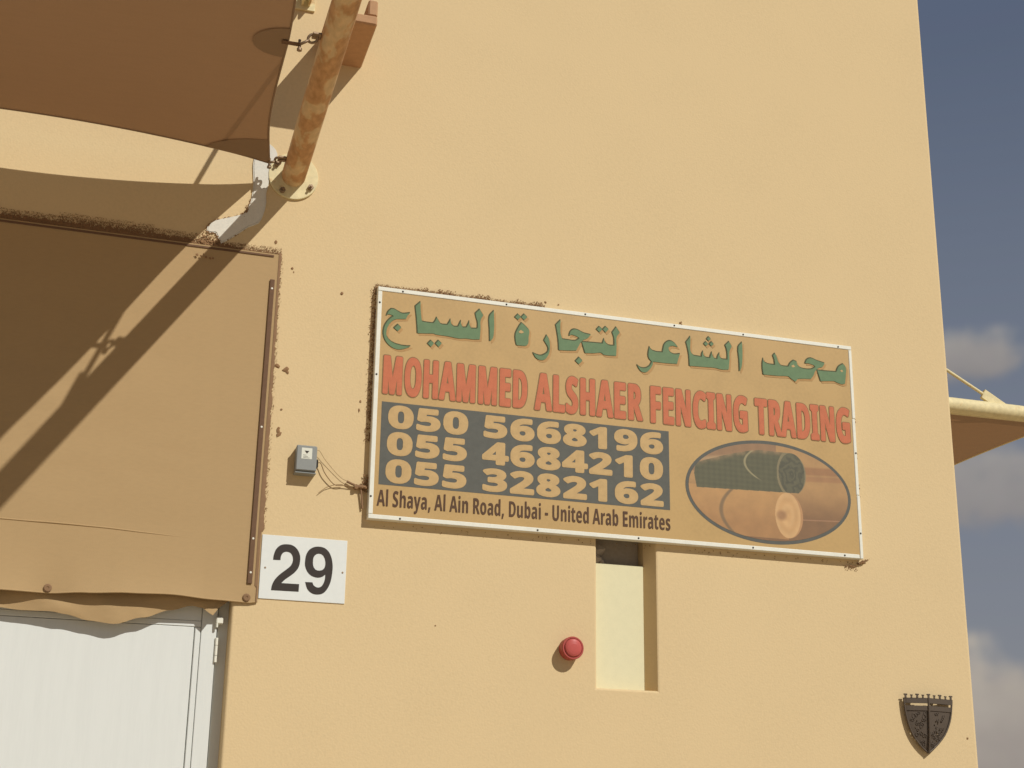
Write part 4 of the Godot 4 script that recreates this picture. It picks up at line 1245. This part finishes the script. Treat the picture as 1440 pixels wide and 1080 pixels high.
func make_wires() -> void:
	wire("wire", [[1.078, 3.268, 0.022], [1.096, 3.275, 0.02], [1.119, 3.23, 0.018], [1.163, 3.186, 0.014], [1.207, 3.186, 0.012], [1.261, 3.183, 0.012], [1.3, 3.178, 0.012]], 0.0020, "brown wire sagging from the grey switch box to the sign")
	wire("wire", [[1.074, 3.33, 0.02], [1.09, 3.328, 0.02], [1.116, 3.294, 0.014], [1.166, 3.242, 0.01], [1.196, 3.217, 0.01], [1.22, 3.207, 0.012], [1.262, 3.192, 0.012]], 0.0010, "thin straight wire above the sagging brown wire")
	wire("wire", [[1.096, 3.144, 0.010], [1.112, 3.158, 0.010], [1.129, 3.171, 0.010], [1.163, 3.185, 0.012], [1.2, 3.19, 0.012]], 0.0015, "loose wire end curling down on the wall below the switch box")
	var o := base("cable_joint", Vector3(1.25, 3.19, 0.0))
	tag(o, "muddy taped cable joint at the sign's lower side edge", "cable joint")
	var st := begin()
	tube(st, [Vector3(-0.033, 0.016, 0.012), Vector3(-0.01, 0.006, 0.014), Vector3(0.02, -0.004, 0.014)], 0.0055, 8)
	tube(st, [Vector3(0.0, -0.006, 0.016), Vector3(0.03, -0.004, 0.018), Vector3(0.045, -0.006, 0.016)], 0.0085, 8)
	tube(st, [Vector3(0.03, -0.01, 0.014), Vector3(0.036, -0.05, 0.012), Vector3(0.042, -0.1, 0.010)], 0.0045, 8)
	finish(st, "tape", M["rust"], o)
	st = begin()
	rng.seed = 61
	crumbs(st, Vector3(0.0, -0.012, 0.01), Vector3(0.05, -0.006, 0.01), 40, 0.004, 0.009, Vector3(0, 0.015, 0), 0.014)
	finish(st, "dried_mud", M["dried mud"], o).set_meta("kind", "stuff")

func make_alarm() -> void:
	var o := base("alarm_sounder", Vector3(2.253, 2.535, 0.0))
	tag(o, "small round red alarm sounder left of the slot window", "alarm")
	var st := begin()
	lathe(st, Vector3.ZERO, Vector3.BACK, [[0.0, 0.0], [0.047, 0.0], [0.049, 0.003], [0.049, 0.024], [0.0505, 0.026], [0.0505, 0.052], [0.0485, 0.056], [0.0425, 0.056], [0.041, 0.052], [0.0, 0.052]], 40)
	finish(st, "housing", M["red plastic"], o)
	st = begin()
	lathe(st, Vector3.ZERO, Vector3.BACK, [[0.040, 0.0525], [0.0395, 0.058], [0.036, 0.0625], [0.028, 0.066], [0.016, 0.068], [0.0, 0.0685]], 32)
	finish(st, "lens", M["red lens"], o)

func make_sconce() -> void:
	var o := base("wall_sconce", Vector3(4.032, 2.150, 0.012))
	tag(o, "dark shield shaped wall lamp with a crenellated rim near the corner", "wall lamp")
	# half widths and ridge depth by height from the tip
	var ys := [0.0, 0.02, 0.05, 0.09, 0.135, 0.175, 0.205, 0.252]
	var wl := [0.001, 0.027, 0.056, 0.081, 0.097, 0.106, 0.110, 0.113]
	var wr := [0.001, 0.029, 0.064, 0.098, 0.122, 0.135, 0.141, 0.147]
	var zd := [0.006, 0.012, 0.018, 0.024, 0.028, 0.031, 0.033, 0.035]
	var at := func(u: float, y: float) -> Vector3:
		var a := spline(ys, wl, y)
		var b := spline(ys, wr, y)
		var z := spline(ys, zd, y)
		var f := absf(u)
		return Vector3(-a * f if u < 0 else b * f, y, 0.004 + (z - 0.004) * pow(1.0 - f, 0.8))
	rng.seed = 9
	# body with small pierced openings below two solid bands
	var nu := 20
	var nv := 26
	for side in [-1.0, 1.0]:
		var st := begin()
		for j in nv:
			for i in nu:
				var u0: float = side * i / nu
				var u1: float = side * (i + 1) / nu
				var y0: float = 0.212 * j / nv
				var y1: float = 0.212 * (j + 1) / nv
				var y_mid := (y0 + y1) / 2
				var inside: bool = i > 3 and i < nu - 4 and y_mid > 0.045 and y_mid < 0.15
				if inside and (i + j * 2) % 5 == 0 and (i * 7 + j * 3) % 4 < 2:
					continue
				var p: Array = [at.call(u0, y0), at.call(u1, y0), at.call(u1, y1), at.call(u0, y1)]
				var n: Vector3 = (p[1] - p[0]).cross(p[3] - p[0]).normalized()
				if n.z < 0:
					n = -n
				quad(st, p[0], p[1], p[2], p[3], n)
		# cast scrolls standing proud of the face
		for k in 26:
			var u: float = side * rng.randf_range(0.14, 0.82)
			var y := rng.randf_range(0.035, 0.185)
			var c: Vector3 = at.call(u, y) + Vector3(0, 0, 0.0015)
			ring(st, c, Vector3(side * 0.35, 0.0, 1.0), rng.randf_range(0.004, 0.008), 0.0014, rng.randf_range(0.7, 1.4), Vector3(cos(k * 1.7), sin(k * 1.7), 0))
		finish(st, "pierced_face", M["dark bronze"], o)
	for band in [[0.192, 0.214, 0.004], [0.226, 0.250, 0.006]]:
		var st := begin()
		for side in [-1.0, 1.0]:
			for i in 10:
				var u0: float = side * i / 10.0
				var u1: float = side * (i + 1) / 10.0
				var lift := Vector3(0, 0, band[2])
				var p: Array = [at.call(u0, band[0]) + lift, at.call(u1, band[0]) + lift, at.call(u1, band[1]) + lift, at.call(u0, band[1]) + lift]
				var n: Vector3 = (p[1] - p[0]).cross(p[3] - p[0]).normalized()
				if n.z < 0:
					n = -n
				quad(st, p[0], p[1], p[2], p[3], n)
				quad(st, p[0], p[1], p[1] - lift * 2, p[0] - lift * 2, Vector3.DOWN)
				quad(st, p[3], p[2], p[2] - lift * 2, p[3] - lift * 2, Vector3.UP)
		finish(st, "rim_band", M["dark bronze"], o)
	var st3 := begin()
	var line := []
	for k in 13:
		line.append(at.call(0.0, 0.25 * k / 12.0) + Vector3(0, 0, 0.004))
	tube(st3, line, 0.0055, 7)
	for side in [-1.0, 1.0]:
		line = []
		for k in 13:
			line.append(at.call(side, 0.25 * k / 12.0) + Vector3(0, 0, 0.003))
		tube(st3, line, 0.0045, 6)
	finish(st3, "ridge", M["dark bronze"], o)
	for k in 9:
		var u := lerpf(-0.94, 0.94, k / 8.0)
		var st := begin()
		var c: Vector3 = at.call(u, 0.25) + Vector3(0, 0, 0.006)
		var hw := 0.0085 if k % 2 == 0 else 0.0065
		var hh := 0.019 if k % 2 == 0 else 0.015
		box(st, c + Vector3(-hw * 0.6, -0.001, -0.003), c + Vector3(hw * 0.6, hh * 0.6, 0.002), 0.001)
		box(st, c + Vector3(-hw * 1.2, hh * 0.62, -0.003), c + Vector3(hw * 1.2, hh, 0.002), 0.002)
		finish(st, "crenel", M["dark bronze"], o)

# ------------------------------------------------------------------ scene
func _ready() -> void:
	var cam := Camera3D.new()
	cam.name = "camera"
	add_child(cam)
	cam.position = Vector3(0.0, 1.6, 6.3038)
	cam.rotation_order = EULER_ORDER_YXZ
	cam.rotation_degrees = Vector3(17.956884, -17.356343, 0.847628)
	cam.fov = 28.7079
	cam.near = 0.05
	cam.far = 6000.0
	cam.current = true

	var env := Environment.new()
	env.background_mode = Environment.BG_SKY
	var pan := PanoramaSkyMaterial.new()
	pan.panorama = make_sky()
	var sky := Sky.new()
	sky.sky_material = pan
	env.sky = sky
	env.background_energy_multiplier = 1.0
	env.ambient_light_source = Environment.AMBIENT_SOURCE_SKY
	env.tonemap_mode = Environment.TONE_MAPPER_LINEAR
	env.tonemap_exposure = 1.0
	env.sdfgi_enabled = true
	env.ssao_enabled = true
	env.ssil_enabled = true
	var we := WorldEnvironment.new()
	we.name = "environment"
	we.environment = env
	add_child(we)

	var sun := DirectionalLight3D.new()
	sun.name = "sun"
	sun.light_color = Color(1.0, 0.995, 0.975)
	sun.light_energy = 1.12
	sun.light_angular_distance = 0.5
	sun.shadow_enabled = true
	sun.basis = Basis.looking_at(-SUN.normalized(), Vector3.UP)
	add_child(sun)

	make_materials()

	var ground := MeshInstance3D.new()
	ground.name = "ground"
	var pm := PlaneMesh.new()
	pm.size = Vector2(4000, 4000)
	ground.mesh = pm
	ground.material_override = M["sand"]
	ground.position.y = -0.004
	ground.set_meta("kind", "structure")
	add_child(ground)

	make_building()
	make_spout()
	make_pole("canopy_pole", Vector3(0.9, 4.622, 0.0), 0.0, Vector2(-0.02, 0.112), 2.85, -1.0, true, "rust stained canopy pole standing out above the cloth screen")
	make_pole("canopy_pole", Vector3(4.318, 4.615, -2.0), PI / 2, Vector2(0.0, 0.0), 2.5, 1.0, false, "cream canopy pole with stay rod on the side wall")
	make_pole("canopy_pole", Vector3(-1.4, 4.622, 0.0), 0.0, Vector2(0.02, 0.112), 2.85, 1.0, true, "rust stained canopy pole at the far end of the sail over the door")
	make_pole("canopy_pole", Vector3(4.318, 4.615, -4.16), PI / 2, Vector2(0.0, 0.0), 2.5, -1.0, false, "cream canopy pole farther back on the side wall")
	make_sails()
	make_screen()
	make_patch()
	make_sign()
	make_number_plate()
	make_switch_box()
	make_wires()
	make_alarm()
	make_sconce()
